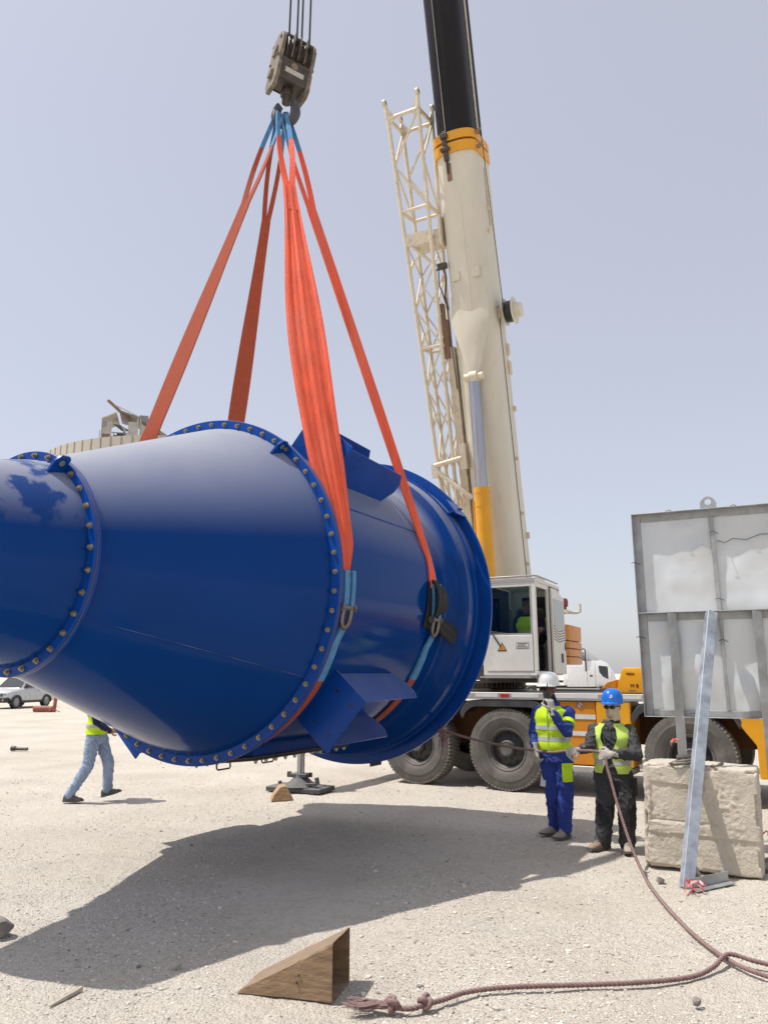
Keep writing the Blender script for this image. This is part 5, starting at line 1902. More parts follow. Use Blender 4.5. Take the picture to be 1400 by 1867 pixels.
# ================================================================== PEOPLE
M_SKIN = pmat('brown_skin', (0.16, 0.075, 0.042), rough=0.55, var=0.12, scale=20)
M_SKIN_L = pmat('tan_skin', (0.36, 0.19, 0.115), rough=0.55, var=0.1, scale=20)
M_HIVIS = pmat('hi_vis_yellow', (0.56, 0.80, 0.012), rough=0.75, var=0.06, scale=6, bump=0.15, bscale=30)
M_HIVIS2 = pmat('faded_hi_vis_yellow', (0.50, 0.66, 0.12), rough=0.8, var=0.1, scale=6, bump=0.15, bscale=30)
M_REFL = pmat('reflective_tape', (0.42, 0.43, 0.42), rough=0.4, var=0.08, scale=20)
M_ROYAL = pmat('royal_blue_cotton', (0.018, 0.042, 0.235), rough=0.85, var=0.18, scale=8, bump=0.25, bscale=24)
M_NAVY = pmat('navy_cotton', (0.008, 0.012, 0.045), rough=0.85, var=0.2, scale=8)
M_CHAR = pmat('charcoal_workwear', (0.032, 0.032, 0.036), rough=0.85, var=0.2, scale=8, bump=0.25, bscale=24, dust=0.12)
M_BLK_CLOTH = pmat('black_knee_patch', (0.010, 0.010, 0.012), rough=0.8, var=0.2)
M_JEANS = pmat('faded_denim', (0.25, 0.33, 0.46), rough=0.88, var=0.16, scale=7, bump=0.2, bscale=30, fade=((0.40, 0.47, 0.58), 0.5))
M_GLOVE = pmat('grey_work_glove', (0.42, 0.39, 0.34), rough=0.85, var=0.2, scale=25, dirt=0.4, dirtcol=(0.2, 0.17, 0.14), dscale=20)
M_SHOE_G = pmat('dusty_tan_shoe', (0.30, 0.255, 0.20), rough=0.85, var=0.2, scale=14, dust=0.4)
M_SHOE_B = pmat('brown_work_shoe', (0.25, 0.155, 0.10), rough=0.8, var=0.2, scale=14, dust=0.4)
M_SHOE_D = pmat('dark_grey_boot', (0.075, 0.075, 0.08), rough=0.7, var=0.2, scale=14, dust=0.3)
M_SOLE = pmat('shoe_sole', (0.10, 0.09, 0.08), rough=0.9, dust=0.3)
M_HELM_W = pmat('white_helmet_shell', (0.78, 0.78, 0.76), rough=0.35, var=0.03, dirt=0.12, dirtcol=(0.5, 0.46, 0.4), dscale=9)
M_HELM_B = pmat('blue_helmet_shell', (0.012, 0.16, 0.62), rough=0.32, var=0.05)
M_SUNGL = pmat('sunglasses_lens', (0.008, 0.008, 0.009), rough=0.12, var=0.05, rvar=0.02)
M_MASK = pmat('beige_face_cloth', (0.50, 0.43, 0.30), rough=0.9, var=0.12, scale=12, bump=0.2, bscale=30)
M_RADIO = pmat('black_radio', (0.014, 0.014, 0.015), rough=0.45)


def remesh_mesh(mb, voxel, smooth_it=3, sm=0.5):
    me = bpy.data.meshes.new('tmp')
    me.from_pydata([v for v in mb.v], [], mb.f)
    bm = bmesh.new()
    bm.from_mesh(me)
    bmesh.ops.recalc_face_normals(bm, faces=bm.faces)
    bm.to_mesh(me)
    bm.free()
    o = bpy.data.objects.new('tmp', me)
    col.objects.link(o)
    md = o.modifiers.new('r', 'REMESH')
    md.mode = 'VOXEL'
    md.voxel_size = voxel
    md.adaptivity = 0.0
    m2 = o.modifiers.new('s', 'SMOOTH')
    m2.factor = sm
    m2.iterations = smooth_it
    dg = bpy.context.evaluated_depsgraph_get()
    dg.update()
    out = bpy.data.meshes.new_from_object(o.evaluated_get(dg))
    bpy.data.objects.remove(o)
    bpy.data.meshes.remove(me)
    return out


def wrinkle(me, amp, f, seed, zs=0.5):
    """cloth folds: soft swelling plus sharp slanting creases"""
    nr = [v.normal.copy() for v in me.vertices]
    for v, q in zip(me.vertices, nr):
        p = v.co
        a = mnoise.noise((p.x * f * 0.7 + seed, p.y * f * 0.7, p.z * f * 0.4))
        n1 = mnoise.noise((p.x * f * 0.8 + 5, p.y * f * 0.8 + seed, p.z * f * 0.85 + 0.8 * p.x * f))
        n2 = mnoise.noise((p.x * f * 1.9 + 2, p.y * f * 1.9 + seed, p.z * f * 1.5 - 1.3 * p.y * f))
        c1 = max(0.0, 1 - abs(n1) * 3.2) ** 1.4
        c2 = max(0.0, 1 - abs(n2) * 3.2) ** 1.4
        v.co = p + q * (amp * (0.45 * a + 0.85 * c1 + 0.42 * c2 - 0.35))


def organic(name, mb, mat, parent, voxel=0.013, smooth_it=3, wr=0.0, f=14, seed=0.0):
    me = remesh_mesh(mb, voxel, smooth_it)
    if wr:
        wrinkle(me, wr, f, seed)
    me.transform(WM[parent].inverted())
    return link_mesh(name, me, mat, parent, 180)


def capsule(mb, p0, p1, r0, r1):
    mb.cyl(p0, p1, r0, r1, n=14)
    mb.ball(p0, r0, 14, 9)
    mb.ball(p1, r1, 14, 9)


def ell_ring(c, rt, fw, hw, hd, n=28, p=2.4, a0=0.0, a1=2 * math.pi, closed=True):
    out = []
    for k in range(n):
        a = a0 + (a1 - a0) * k / (n if closed else n - 1)
        ca, sa = math.cos(a), math.sin(a)              # a = 0 is forward
        ex = math.copysign(abs(sa) ** (2 / p), sa)
        ey = math.copysign(abs(ca) ** (2 / p), ca)
        out.append(Vector(c) + rt * (hw * ex) + fw * (hd * ey))
    return out


def interp(stops, z):
    for a, b in zip(stops, stops[1:]):
        if z <= b[0]:
            f = max(0, (z - a[0]) / (b[0] - a[0]))
            f = f * f * (3 - 2 * f)
            return tuple(x + (y - x) * f for x, y in zip(a[1:], b[1:]))
    return stops[-1][1:]


class Person:
    """joints are given in world axes relative to the point between the feet"""

    def __init__(s, label, loc, face, J, torso):
        s.root = thing('person', label, 'person', loc)
        s.o = Vector(loc)
        s.fw = Vector(face).normalized()
        s.rt = Vector((s.fw.y, -s.fw.x, 0))            # the person's right
        s.J = {k: s.o + Vector(v) for k, v in J.items()}
        s.torso = torso                                 # (z, cx, cy, half width, half depth)

    def T(s, z):
        cx, cy, hw, hd = interp(s.torso, z)
        return s.o + Vector((cx, cy, z)), hw, hd

    def torso_mb(s, mb, z0, z1, infl, n=14):
        rings = []
        for k in range(n + 1):
            z = z0 + (z1 - z0) * k / n
            c, hw, hd = s.T(z)
            rings.append(ell_ring(c, s.rt, s.fw, hw + infl, hd + infl))
        mb.loft(rings)

    def limbs(s, mb, names, radii):
        for (a, b), (ra, rb) in zip(zip(names, names[1:]), zip(radii, radii[1:])):
            capsule(mb, s.J[a], s.J[b], ra, rb)

    def body(s, skin, hand_in=True):
        J = s.J
        mb = MB()
        zp, zc = s.torso[0][0], s.torso[-1][0]
        s.torso_mb(mb, zp, zc, -0.02)
        capsule(mb, J['neck'], J['head'], 0.058, 0.055)
        for k in 'LR':
            s.limbs(mb, ['sh' + k, 'el' + k, 'wr' + k], [0.055, 0.042, 0.030])
            s.limbs(mb, ['hip' + k, 'kn' + k, 'an' + k], [0.082, 0.055, 0.042])
        h, f, r = J['head'], s.hd_fw, s.hd_rt
        u = r.cross(f)
        HM = frame_mat(h, r, f, u)
        mb.ball((0, -0.012, 0.03), (0.076, 0.098, 0.098), 18, 12, L=HM)
        mb.ball((0, 0.022, -0.055), (0.058, 0.066, 0.062), 16, 10, L=HM)
        mb.ball((0, 0.072, -0.09), (0.028, 0.022, 0.020), 10, 7, L=HM)
        mb.cyl((0, 0.080, 0.025), (0, 0.104, -0.018), 0.010, 0.017, n=8, L=HM)
        mb.ball((0, 0.100, -0.02), (0.018, 0.016, 0.013), 10, 7, L=HM)
        mb.ball((0, 0.080, -0.052), (0.026, 0.012, 0.008), 10, 7, L=HM)
        mb.ball((0, 0.079, -0.066), (0.023, 0.012, 0.008), 10, 7, L=HM)
        mb.ball((0, 0.080, 0.042), (0.055, 0.014, 0.011), 10, 7, L=HM)
        for sg in (-1, 1):
            mb.ball((sg * 0.078, -0.005, 0.0), (0.012, 0.024, 0.034), 10, 7, L=HM)
        s.HM = HM
        return organic('body', mb, skin, s.root, 0.0105, 2)

    def head_dir(s, f, tiltup=0.0):
        f = Vector(f).normalized()
        s.hd_fw = f
        s.hd_rt = f.cross(Vector((0, 0, 1))).normalized()

    def eyes(s):
        for sg in (-1, 1):
            mb = MB(s.HM)
            mb.ball((sg * 0.032, 0.078, 0.012), 0.012, 10, 7)
            make('eye', mb, M_WHITE, s.root, 60)

    def hand(s, wr, dirv, palm, side, mat, curl=(55, 60, 40), thumb=0.5, name='glove', sc=1.0):
        """fingers start along dirv and close towards palm direction"""
        z = Vector(dirv).normalized()
        y = Vector(palm)
        y = (y - z * y.dot(z)).normalized()
        x = y.cross(z) * side                          # towards the thumb
        m = frame_mat(wr, x, y, z) @ Matrix.Scale(1.16 if name == 'glove' else 1.0, 4)
        mb = MB(m)
        mb.cyl((0, 0, -0.055), (0, 0, 0.012), 0.036, 0.031, n=14)
        rings = []
        for q, w, t in ((0.0, 0.030, 0.021), (0.03, 0.041, 0.021), (0.07, 0.046, 0.018), (0.092, 0.043, 0.014)):
            rings.append([Vector((w * math.cos(a), t * math.sin(a), q)) for a in [2 * math.pi * k / 14 for k in range(14)]])
        mb.loft(rings)
        for k, (xo, ln) in enumerate(((0.034, 0.92), (0.011, 1.05), (-0.012, 0.98), (-0.034, 0.80))):
            p = Vector((xo, 0.0, 0.085))
            a = 0.0
            for L_, c in zip((0.044, 0.027, 0.021), curl):
                a += R(c)
                q = p + Vector((xo * 0.05, math.sin(a), math.cos(a))) * (L_ * ln)
                capsule(mb, p, q, 0.0112, 0.0104)
                p = q
        p = Vector((0.034, 0.004, 0.022))
        for L_, d in ((0.042, Vector((0.75, 0.35, 0.62))), (0.032, Vector((0.35 - thumb * 0.5, 0.75, 0.6))), (0.024, Vector((-thumb * 0.6, 0.85, 0.5)))):
            q = p + d.normalized() * L_
            capsule(mb, p, q, 0.0128, 0.0115)
            p = q
        return organic(name, mb, mat, s.root, 0.006, 2)

    def shoe(s, an, toe, mat, pitch=0.0):
        f = Vector(toe).normalized()
        r = f.cross(Vector((0, 0, 1))).normalized()
        base = Vector((an.x, an.y, an.z - 0.095))
        M = frame_mat(base, r, f, Vector((0, 0, 1))) @ Matrix.Rotation(R(pitch), 4, 'X')
        mb = MB(M)
        rings = []
        for y, w, h in ((-0.085, 0.024, 0.07), (-0.07, 0.036, 0.105), (-0.02, 0.040, 0.135), (0.03, 0.041, 0.125), (0.075, 0.044, 0.090), (0.13, 0.050, 0.068), (0.175, 0.047, 0.060), (0.203, 0.034, 0.048), (0.212, 0.018, 0.035)):
            rings.append([Vector((w * x, y, 0.022 + (h - 0.022) * z)) for x, z in ((-0.9, 0), (-1, 0.2), (-0.96, 0.55), (-0.72, 0.88), (-0.3, 1), (0.3, 1), (0.72, 0.88), (0.96, 0.55), (1, 0.2), (0.9, 0))])
        mb.loft(rings)
        o = make('shoe', mb, mat, s.root, 60)
        mb = MB(M)
        rings = []
        for y, w in ((-0.09, 0.026), (-0.07, 0.040), (-0.02, 0.044), (0.03, 0.042), (0.08, 0.047), (0.135, 0.054), (0.18, 0.050), (0.208, 0.036), (0.218, 0.02)):
            lift = max(0, (y - 0.12)) * 0.15
            rings.append([Vector((-w, y, lift)), Vector((w, y, lift)), Vector((w, y, 0.026 + lift * 0.6)), Vector((-w, y, 0.026 + lift * 0.6))])
        mb.loft(rings)
        make('sole', mb, M_SOLE, o, 40)
        mb = MB(M)
        for k in range(4):
            y = 0.045 + 0.024 * k
            z = 0.118 - 0.014 * k
            mb.tube([(-0.022, y, z + 0.002), (0, y + 0.003, z + 0.010), (0.022, y, z + 0.002)], 0.0035, 5)
        make('laces', mb, M_GLOVE, o, 60)
        return o

    def helmet(s, mat, tilt=6):
        M = s.HM @ Matrix.Translation((0, -0.008, 0.048)) @ Matrix.Rotation(R(tilt), 4, 'X')
        mb = MB(M)
        rings = []
        prof = [(1.08, -0.005), (1.03, 0.004), (1.0, 0.012), (0.99, 0.045), (0.94, 0.085), (0.82, 0.118), (0.62, 0.140), (0.36, 0.152), (0.08, 0.156)]
        n = 36
        for rr, z in prof:
            ring_ = []
            for k in range(n):
                a = 2 * math.pi * k / n
                fx, fy = math.sin(a), math.cos(a)
                e = 0.026 * max(0, fy) ** 2 if rr > 1.01 else 0
                rg = 0.006 * math.exp(-(fx / 0.16) ** 2) if 0.05 < z < 0.15 else 0
                ring_.append(Vector(((0.112 * rr) * fx, (0.140 * rr + e) * fy, z + rg - (0.006 if e else 0))))
            rings.append(ring_)
        mb.loft(rings)
        h = make('helmet', mb, mat, s.root, 50)
        mb = MB(M)
        rings = []
        for fac, dz in ((0.0, 0.0), (1.0, -0.012)):
            rings.append([Vector((0.104 * math.sin(a) * (1 + 0.02 * fac), 0.128 * math.cos(a) + 0.055 * fac * math.cos(a) ** 0.5, 0.010 + dz)) for a in [R(-62 + 124 * k / 16) for k in range(17)]])
        vs_ = rings[0] + rings[1]
        vs_ += [v - Vector((0, 0, 0.006)) for v in vs_]
        m_ = 17
        fs = [(k, k + 1, m_ + k + 1, m_ + k) for k in range(m_ - 1)]
        fs += [(2 * m_ + m_ + k, 2 * m_ + m_ + k + 1, 2 * m_ + k + 1, 2 * m_ + k) for k in range(m_ - 1)]
        fs += [(m_ + k, m_ + k + 1, 3 * m_ + k + 1, 3 * m_ + k) for k in range(m_ - 1)]
        mb.add(vs_, fs)
        make('peak', mb, mat, h, 50)
        mb = MB(M)
        for k in (-1, 0, 1):
            mb.tube([(0.022 * k, 0.10 - 0.004 * abs(k), 0.107), (0.024 * k, 0.04, 0.147), (0.024 * k, -0.05, 0.147), (0.02 * k, -0.10, 0.107)], 0.005, 6)
        make('ridge', mb, mat, h, 60)
        s.HH = M
        return h

    def sunglasses(s):
        mb = MB(s.HM)
        for sg in (-1, 1):
            mb.ball((sg * 0.033, 0.092, 0.010), (0.032, 0.014, 0.021), 14, 8)
            mb.tube([(sg * 0.062, 0.088, 0.016), (sg * 0.082, 0.06, 0.016), (sg * 0.084, -0.01, 0.012)], 0.005, 6)
        mb.cyl((-0.02, 0.102, 0.016), (0.02, 0.102, 0.016), 0.005, n=6)
        return make('sunglasses', mb, M_SUNGL, s.root, 60)

    def vest(s, z0, z1, infl, mat, stripes=(), opening=None, name='safety_vest', seed=0.0, n=44, vee=0.16):
        """opening(z) -> half angle of the front gap (radians) or None"""
        def ring_at(z, extra):
            c, hw, hd = s.T(z)
            op = opening(z) if opening else 0.0
            return ell_ring(c, s.rt, s.fw, hw + infl + extra, hd + infl + extra, n, 2.6, op, 2 * math.pi - op, closed=not opening)

        def band(za, zb, extra, mt, nm, parent, steps):
            rings_o, rings_i = [], []
            for k in range(steps + 1):
                z = za + (zb - za) * k / steps
                w = 0.006 * math.sin(z * 37 + seed)
                rings_o.append(ring_at(z, extra + w))
                rings_i.append(ring_at(z, extra - 0.006 + w))
            mb = MB()
            nn = n
            V, Fc = [], []
            for k, (ro, ri) in enumerate(zip(rings_o, rings_i)):
                for j, (p, q) in enumerate(zip(ro, ri)):
                    d = 0.010 * mnoise.noise((p.x * 9 + seed, p.y * 9, p.z * 11)) + 0.004 * mnoise.noise((p.x * 26, p.y * 26, p.z * 20))
                    nrm = (p - s.T(p.z)[0])
                    nrm.z = 0
                    nrm.normalize()
                    V.append(p + nrm * d)
                    V.append(q + nrm * d)
            def vid(k, j, side):
                return (k * nn + j) * 2 + side
            last = nn if not opening else nn - 1
            for k in range(steps):
                for j in range(last):
                    j2 = (j + 1) % nn
                    Fc.append((vid(k, j, 0), vid(k, j2, 0), vid(k + 1, j2, 0), vid(k + 1, j, 0)))
                    Fc.append((vid(k, j, 1), vid(k + 1, j, 1), vid(k + 1, j2, 1), vid(k, j2, 1)))
            for j in range(last):
                j2 = (j + 1) % nn
                Fc.append((vid(0, j, 1), vid(0, j2, 1), vid(0, j2, 0), vid(0, j, 0)))
                Fc.append((vid(steps, j, 0), vid(steps, j2, 0), vid(steps, j2, 1), vid(steps, j, 1)))
            if opening:
                for k in range(steps):
                    Fc.append((vid(k, 0, 0), vid(k + 1, 0, 0), vid(k + 1, 0, 1), vid(k, 0, 1)))
                    Fc.append((vid(k, nn - 1, 1), vid(k + 1, nn - 1, 1), vid(k + 1, nn - 1, 0), vid(k, nn - 1, 0)))
            mb.add(V, Fc)
            return make(nm, mb, mt, parent, 50)

        v = band(z0, z1, 0.0, mat, name, s.root, 22)
        for (a, b) in stripes:
            band(a, b, 0.0045, M_REFL, 'reflective_stripe', v, 3)
        return v


# ---- worker with the radio (white helmet)
LW = Person('worker in white hard hat and yellow vest holding a radio to his mouth', (2.012, 9.45, 0), (-0.60, -0.80, 0), dict(
    neck=(-0.01, 0.0, 1.50), head=(-0.045, -0.03, 1.665),
    shL=(0.165, -0.10, 1.405), elL=(0.075, -0.34, 1.19), wrL=(-0.075, -0.36, 1.405),
    shR=(-0.165, 0.10, 1.405), elR=(-0.225, 0.09, 1.14), wrR=(-0.235, -0.02, 1.02),
    hipL=(0.085, -0.04, 0.93), knL=(0.085, -0.10, 0.50), anL=(0.065, -0.07, 0.105),
    hipR=(-0.075, 0.05, 0.93), knR=(-0.045, 0.02, 0.50), anR=(0.0, 0.13, 0.105)),
    [(0.86, 0.005, 0, 0.155, 0.115), (1.0, 0.0, 0, 0.165, 0.12), (1.15, -0.005, 0, 0.165, 0.118), (1.32, -0.005, 0, 0.195, 0.125), (1.42, -0.005, 0, 0.175, 0.105), (1.48, -0.01, 0, 0.085, 0.075), (1.53, -0.015, -0.005, 0.06, 0.06)])
LW.head_dir((-0.80, -0.58, -0.06))
LW.body(M_SKIN)
mb = MB()
LW.torso_mb(mb, 0.90, 1.515, 0.008)
LW.limbs(mb, ['shL', 'elL', 'wrL'], [0.070, 0.060, 0.046])
LW.limbs(mb, ['shR', 'elR', 'wrR'], [0.068, 0.058, 0.045])
organic('jacket', mb, M_ROYAL, LW.root, 0.0085, 1, 0.017, 12, 1.0)
mb = MB()
capsule(mb, LW.J['neck'] + Vector((0, 0, -0.02)), LW.J['head'] + Vector((0.015, 0.012, -0.10)), 0.082, 0.070)
organic('hood', mb, M_NAVY, LW.root, 0.011, 2, 0.006, 18, 2.0)
mb = MB()
LW.limbs(mb, ['hipL', 'knL', 'anL'], [0.105, 0.085, 0.076])
LW.limbs(mb, ['hipR', 'knR', 'anR'], [0.105, 0.083, 0.074])
LW.torso_mb(mb, 0.84, 1.0, 0.012, 6)
tr = organic('trousers', mb, M_ROYAL, LW.root, 0.0085, 1, 0.020, 11, 4.0)
mb = MB()
c_ = LW.o + Vector((0.098, -0.172, 0.725))
Mp = frame_mat(c_, Vector((0.80, -0.60, 0)).cross(Vector((0, 0, 1))) * -1, Vector((0, 0, 1)), Vector((0.80, -0.60, 0)) * -1) if False else frame_mat(c_, Vector((0.92, 0.39, 0)).normalized(), Vector((0.39, -0.92, 0)).normalized() * -1, Vector((0, 0, 1)))
mb = MB(Mp)
mb.box((0, 0.0, 0), (0.12, 0.05, 0.19))
mb.box((0, -0.008, 0.09), (0.13, 0.055, 0.04))
pk = make('cargo_pocket', mb, M_HIVIS, tr, 40, 0.012, 2)
mb = MB()
d_ = (LW.J['elL'] - LW.J['shL'])
mb.cyl(LW.J['shL'] + d_ * 0.50, LW.J['shL'] + d_ * 0.66, 0.088, 0.085, n=24)
make('sleeve_band', mb, M_HIVIS, LW.root, 50)
mb = MB()
a_ = LW.J['anR']
mb.cyl(a_ + Vector((0, 0, 0.12)), a_ + Vector((0, 0, 0.19)), 0.083, 0.083, n=24)
make('leg_band', mb, M_HIVIS, LW.root, 50)
LW.vest(0.975, 1.475, 0.028, M_HIVIS, ((1.075, 1.125), (1.205, 1.255)), None, seed=1.3)
c0_, hw_, hd_ = LW.T(1.2)
mb = MB()
for k in range(12):
    z_ = 0.985 + 0.44 * k / 11
    c_2, hw_, hd_ = LW.T(z_)
    q_ = c_2 + LW.fw * (hd_ + 0.034)
    mb.box(tuple(q_ - LW.o), (0.016, 0.012, 0.042), L=Matrix.Translation(LW.o))
make('vest_zip', mb, M_HIVIS2, LW.root, 40)
LW.helmet(M_HELM_W, 2)
LW.sunglasses()
LW.hand(LW.J['wrL'] + Vector((-0.012, 0.0, 0.035)), (-0.15, 0.10, 1.0), (-0.45, 0.75, 0.1), -1, M_GLOVE, (50, 65, 45), 0.7)
LW.hand(LW.J['wrR'] + Vector((-0.002, -0.02, -0.03)), (0.0, -0.25, -1.0), (0.55, 0.30, -0.1), 1, M_GLOVE, (35, 50, 35), 0.5)
for k_, (an, toe) in (('L', (LW.J['anL'], (-0.72, -0.70, 0))), ('R', (LW.J['anR'], (-0.92, -0.38, 0)))):
    LW.shoe(an, toe, M_SHOE_G)
rad = thing('two_way_radio', 'black two-way radio held to the mouth of the worker in the white hard hat', 'radio', tuple(LW.J['wrL'] + Vector((-0.05, 0.05, 0.10))))
Mr = Matrix.Translation(LW.J['wrL'] + Vector((-0.062, 0.045, 0.165))) @ Matrix.Rotation(R(12), 4, 'Y')
mb = MB(Mr)
mb.box((0, 0, 0), (0.056, 0.036, 0.125))
make('radio_body', mb, M_RADIO, rad, 40, 0.006, 2)
mb = MB(Mr)
mb.cyl((-0.016, 0, 0.06), (-0.016, 0, 0.17), 0.007, 0.005, n=8)
mb.cyl((0.014, 0, 0.06), (0.014, 0, 0.078), 0.008, n=8)
make('antenna', mb, M_RADIO, rad, 40)
mb = MB(TM(tuple(LW.o + Vector((-0.135, 0.03, 0.66))), R(20)) @ Matrix.Rotation(R(10), 4, 'Y'))
mb.box((0, 0, 0), (0.012, 0.10, 0.21))
tag(make('folded_paper', mb, pmat('white_paper', (0.66, 0.66, 0.68), rough=0.8, var=0.05), None, 30, origin=tuple(LW.o + Vector((-0.135, 0.03, 0.66)))), 'folded white paper in the trouser pocket of the white-helmet worker', 'paper')

# ---- rope handler (blue helmet)
RWk = Person('worker in blue hard hat and face cloth, black overalls, pulling the tag rope', (2.475, 8.80, 0), (-0.50, -0.865, 0), dict(
    neck=(0.035, 0.0, 1.345), head=(0.055, -0.03, 1.485),
    shL=(0.205, -0.08, 1.235), elL=(0.215, -0.25, 1.005), wrL=(-0.045, -0.33, 1.015),
    shR=(-0.135, 0.08, 1.235), elR=(-0.235, -0.06, 1.07), wrR=(-0.345, -0.15, 1.045),
    hipL=(0.115, -0.04, 0.82), knL=(0.125, -0.10, 0.45), anL=(0.110, -0.09, 0.105),
    hipR=(-0.06, 0.05, 0.82), knR=(-0.085, -0.02, 0.45), anR=(-0.125, 0.0, 0.105)),
    [(0.74, 0.025, 0, 0.155, 0.115), (0.88, 0.03, 0, 0.165, 0.125), (1.0, 0.03, 0, 0.168, 0.125), (1.15, 0.035, 0, 0.20, 0.125), (1.25, 0.035, 0, 0.18, 0.105), (1.31, 0.035, 0, 0.09, 0.078), (1.36, 0.04, -0.005, 0.065, 0.065)])
RWk.head_dir((-0.62, -0.78, -0.08))
RWk.body(M_SKIN_L)
mb = MB()
RWk.torso_mb(mb, 0.78, 1.345, 0.008)
RWk.limbs(mb, ['shL', 'elL', 'wrL'], [0.072, 0.064, 0.050])
RWk.limbs(mb, ['shR', 'elR', 'wrR'], [0.072, 0.062, 0.050])
organic('jacket', mb, M_CHAR, RWk.root, 0.0085, 1, 0.017, 12, 7.0)
mb = MB(RWk.HM)
mb.cyl((0, -0.005, -0.16), (0, 0.0, -0.10), 0.072, 0.066, n=18)
organic('collar', mb, M_CHAR, RWk.root, 0.011, 2, 0.005, 18, 3.0)
mb = MB(RWk.HM)
mb.ball((0, -0.008, 0.02), (0.084, 0.104, 0.098), 20, 12)
mb.ball((0, 0.026, -0.052), (0.070, 0.078, 0.072), 18, 10)
mb.ball((0, 0.095, -0.02), (0.022, 0.022, 0.024), 10, 8)
mb.cyl((0, -0.005, -0.14), (0, 0.0, -0.06), 0.075, 0.066, n=18)
organic('face_cloth', mb, M_MASK, RWk.root, 0.0095, 2, 0.006, 20, 5.0)
mb = MB()
RWk.limbs(mb, ['hipL', 'knL', 'anL'], [0.105, 0.092, 0.084])
RWk.limbs(mb, ['hipR', 'knR', 'anR'], [0.105, 0.092, 0.084])
RWk.torso_mb(mb, 0.72, 0.90, 0.012, 6)
tr = organic('trousers', mb, M_CHAR, RWk.root, 0.0085, 1, 0.020, 11, 9.0)
for k_ in 'LR':
    mb = MB()
    a_, b_ = RWk.J['kn' + k_], RWk.J['an' + k_]
    mb.cyl(a_ + Vector((0, 0, 0.02)), a_.lerp(b_, 0.55), 0.097, 0.092, n=26)
    me_ = organic('knee_patch', mb, M_BLK_CLOTH, tr, 0.014, 2, 0.012, 13, 3.0)
mb = MB(frame_mat(RWk.J['hipL'].lerp(RWk.J['knL'], 0.45) + Vector((0.085, -0.05, 0)), Vector((0.75, -0.66, 0)), Vector((0.66, 0.75, 0)), Vector((0, 0, 1))))
mb.box((0, 0, 0), (0.04, 0.13, 0.19))
make('thigh_pocket', mb, M_BLK_CLOTH, tr, 40, 0.012, 2)


def open_rw(z):
    if z > 1.16:
        return 0.30
    if z > 1.0:
        return 0.30 + (1.16 - z) / 0.16 * -0.20
    return 0.10 + max(0, (0.92 - z)) * 2.2


RWk.vest(0.795, 1.315, 0.028, M_HIVIS2, ((0.885, 0.930), (1.00, 1.045)), open_rw, seed=2.2)
RWk.helmet(M_HELM_B, 3)
hm = RWk.HH
bdg = MB(hm @ Matrix.Translation((-0.035, 0.118, 0.072)) @ Matrix.Rotation(R(-70), 4, 'X') @ Matrix.Rotation(R(0), 4, 'Z'))
bdg.cyl((0, 0, 0.0), (0, 0, 0.012), 0.017, n=16)
bo = make('helmet_badge', bdg, M_WHITE, RWk.root, 40)
bdg = MB(hm @ Matrix.Translation((-0.035, 0.118, 0.072)) @ Matrix.Rotation(R(-70), 4, 'X'))
bdg.cyl((0, 0, 0.012), (0, 0, 0.0135), 0.010, n=14)
bdg.cyl((0.038, 0.012, 0.0), (0.038, 0.012, 0.008), 0.006, n=8)
make('badge_mark', bdg, M_GREY, bo, 40)
RWk.sunglasses()
RWk.hand(RWk.J['wrL'] + Vector((-0.03, -0.005, 0.0)), (-1.0, 0.10, -0.05), (0.05, 0.9, -0.25), 1, M_GLOVE, (60, 70, 45), 0.7)
RWk.hand(RWk.J['wrR'] + Vector((-0.03, 0.0, 0.0)), (-0.85, -0.12, -0.12), (0.2, 0.55, -0.7), -1, M_GLOVE, (60, 70, 45), 0.7)
RWk.shoe(RWk.J['anL'], (-0.25, -0.97, 0), M_SHOE_G)
RWk.shoe(RWk.J['anR'], (-0.85, -0.52, 0), M_SHOE_B)

# ---- walking man in jeans behind the cone
JW = Person('man in pale jeans and yellow vest walking, half hidden behind the cone', (-4.31, 11.98, 0), (1, 0.05, 0), dict(
    neck=(0.02, 0.0, 1.50), head=(0.05, 0.0, 1.655),
    shL=(0.02, 0.18, 1.42), elL=(-0.10, 0.23, 1.17), wrL=(0.02, 0.22, 0.95),
    shR=(0.02, -0.18, 1.42), elR=(0.06, -0.23, 1.15), wrR=(0.26, -0.20, 1.02),
    hipL=(0.02, 0.09, 0.93), knL=(0.17, 0.10, 0.53), anL=(0.185, 0.12, 0.155),
    hipR=(-0.01, -0.09, 0.93), knR=(-0.06, -0.10, 0.51), anR=(-0.30, -0.10, 0.105)),
    [(0.86, 0.0, 0, 0.155, 0.115), (1.0, 0.0, 0, 0.165, 0.12), (1.15, 0.01, 0, 0.165, 0.118), (1.32, 0.015, 0, 0.195, 0.125), (1.42, 0.02, 0, 0.175, 0.105), (1.48, 0.02, 0, 0.085, 0.075), (1.53, 0.02, -0.005, 0.06, 0.06)])
JW.head_dir((1, 0.0, -0.05))
JW.body(M_SKIN_L)
mb = MB()
JW.torso_mb(mb, 0.92, 1.515, 0.004)
JW.limbs(mb, ['shL', 'elL', 'wrL'], [0.07, 0.056, 0.042])
JW.limbs(mb, ['shR', 'elR', 'wrR'], [0.07, 0.056, 0.042])
organic('jacket', mb, M_NAVY, JW.root, 0.014, 2, 0.01, 14, 12.0)
mb = MB()
JW.limbs(mb, ['hipL', 'knL', 'anL'], [0.105, 0.078, 0.062])
JW.limbs(mb, ['hipR', 'knR', 'anR'], [0.105, 0.080, 0.064])
JW.torso_mb(mb, 0.84, 1.0, 0.010, 6)
organic('jeans', mb, M_JEANS, JW.root, 0.0085, 1, 0.015, 14, 14.0)
JW.vest(0.965, 1.475, 0.026, M_HIVIS, ((1.06, 1.11), (1.22, 1.27)), None, seed=4.4)
JW.helmet(M_HELM_W, 2)
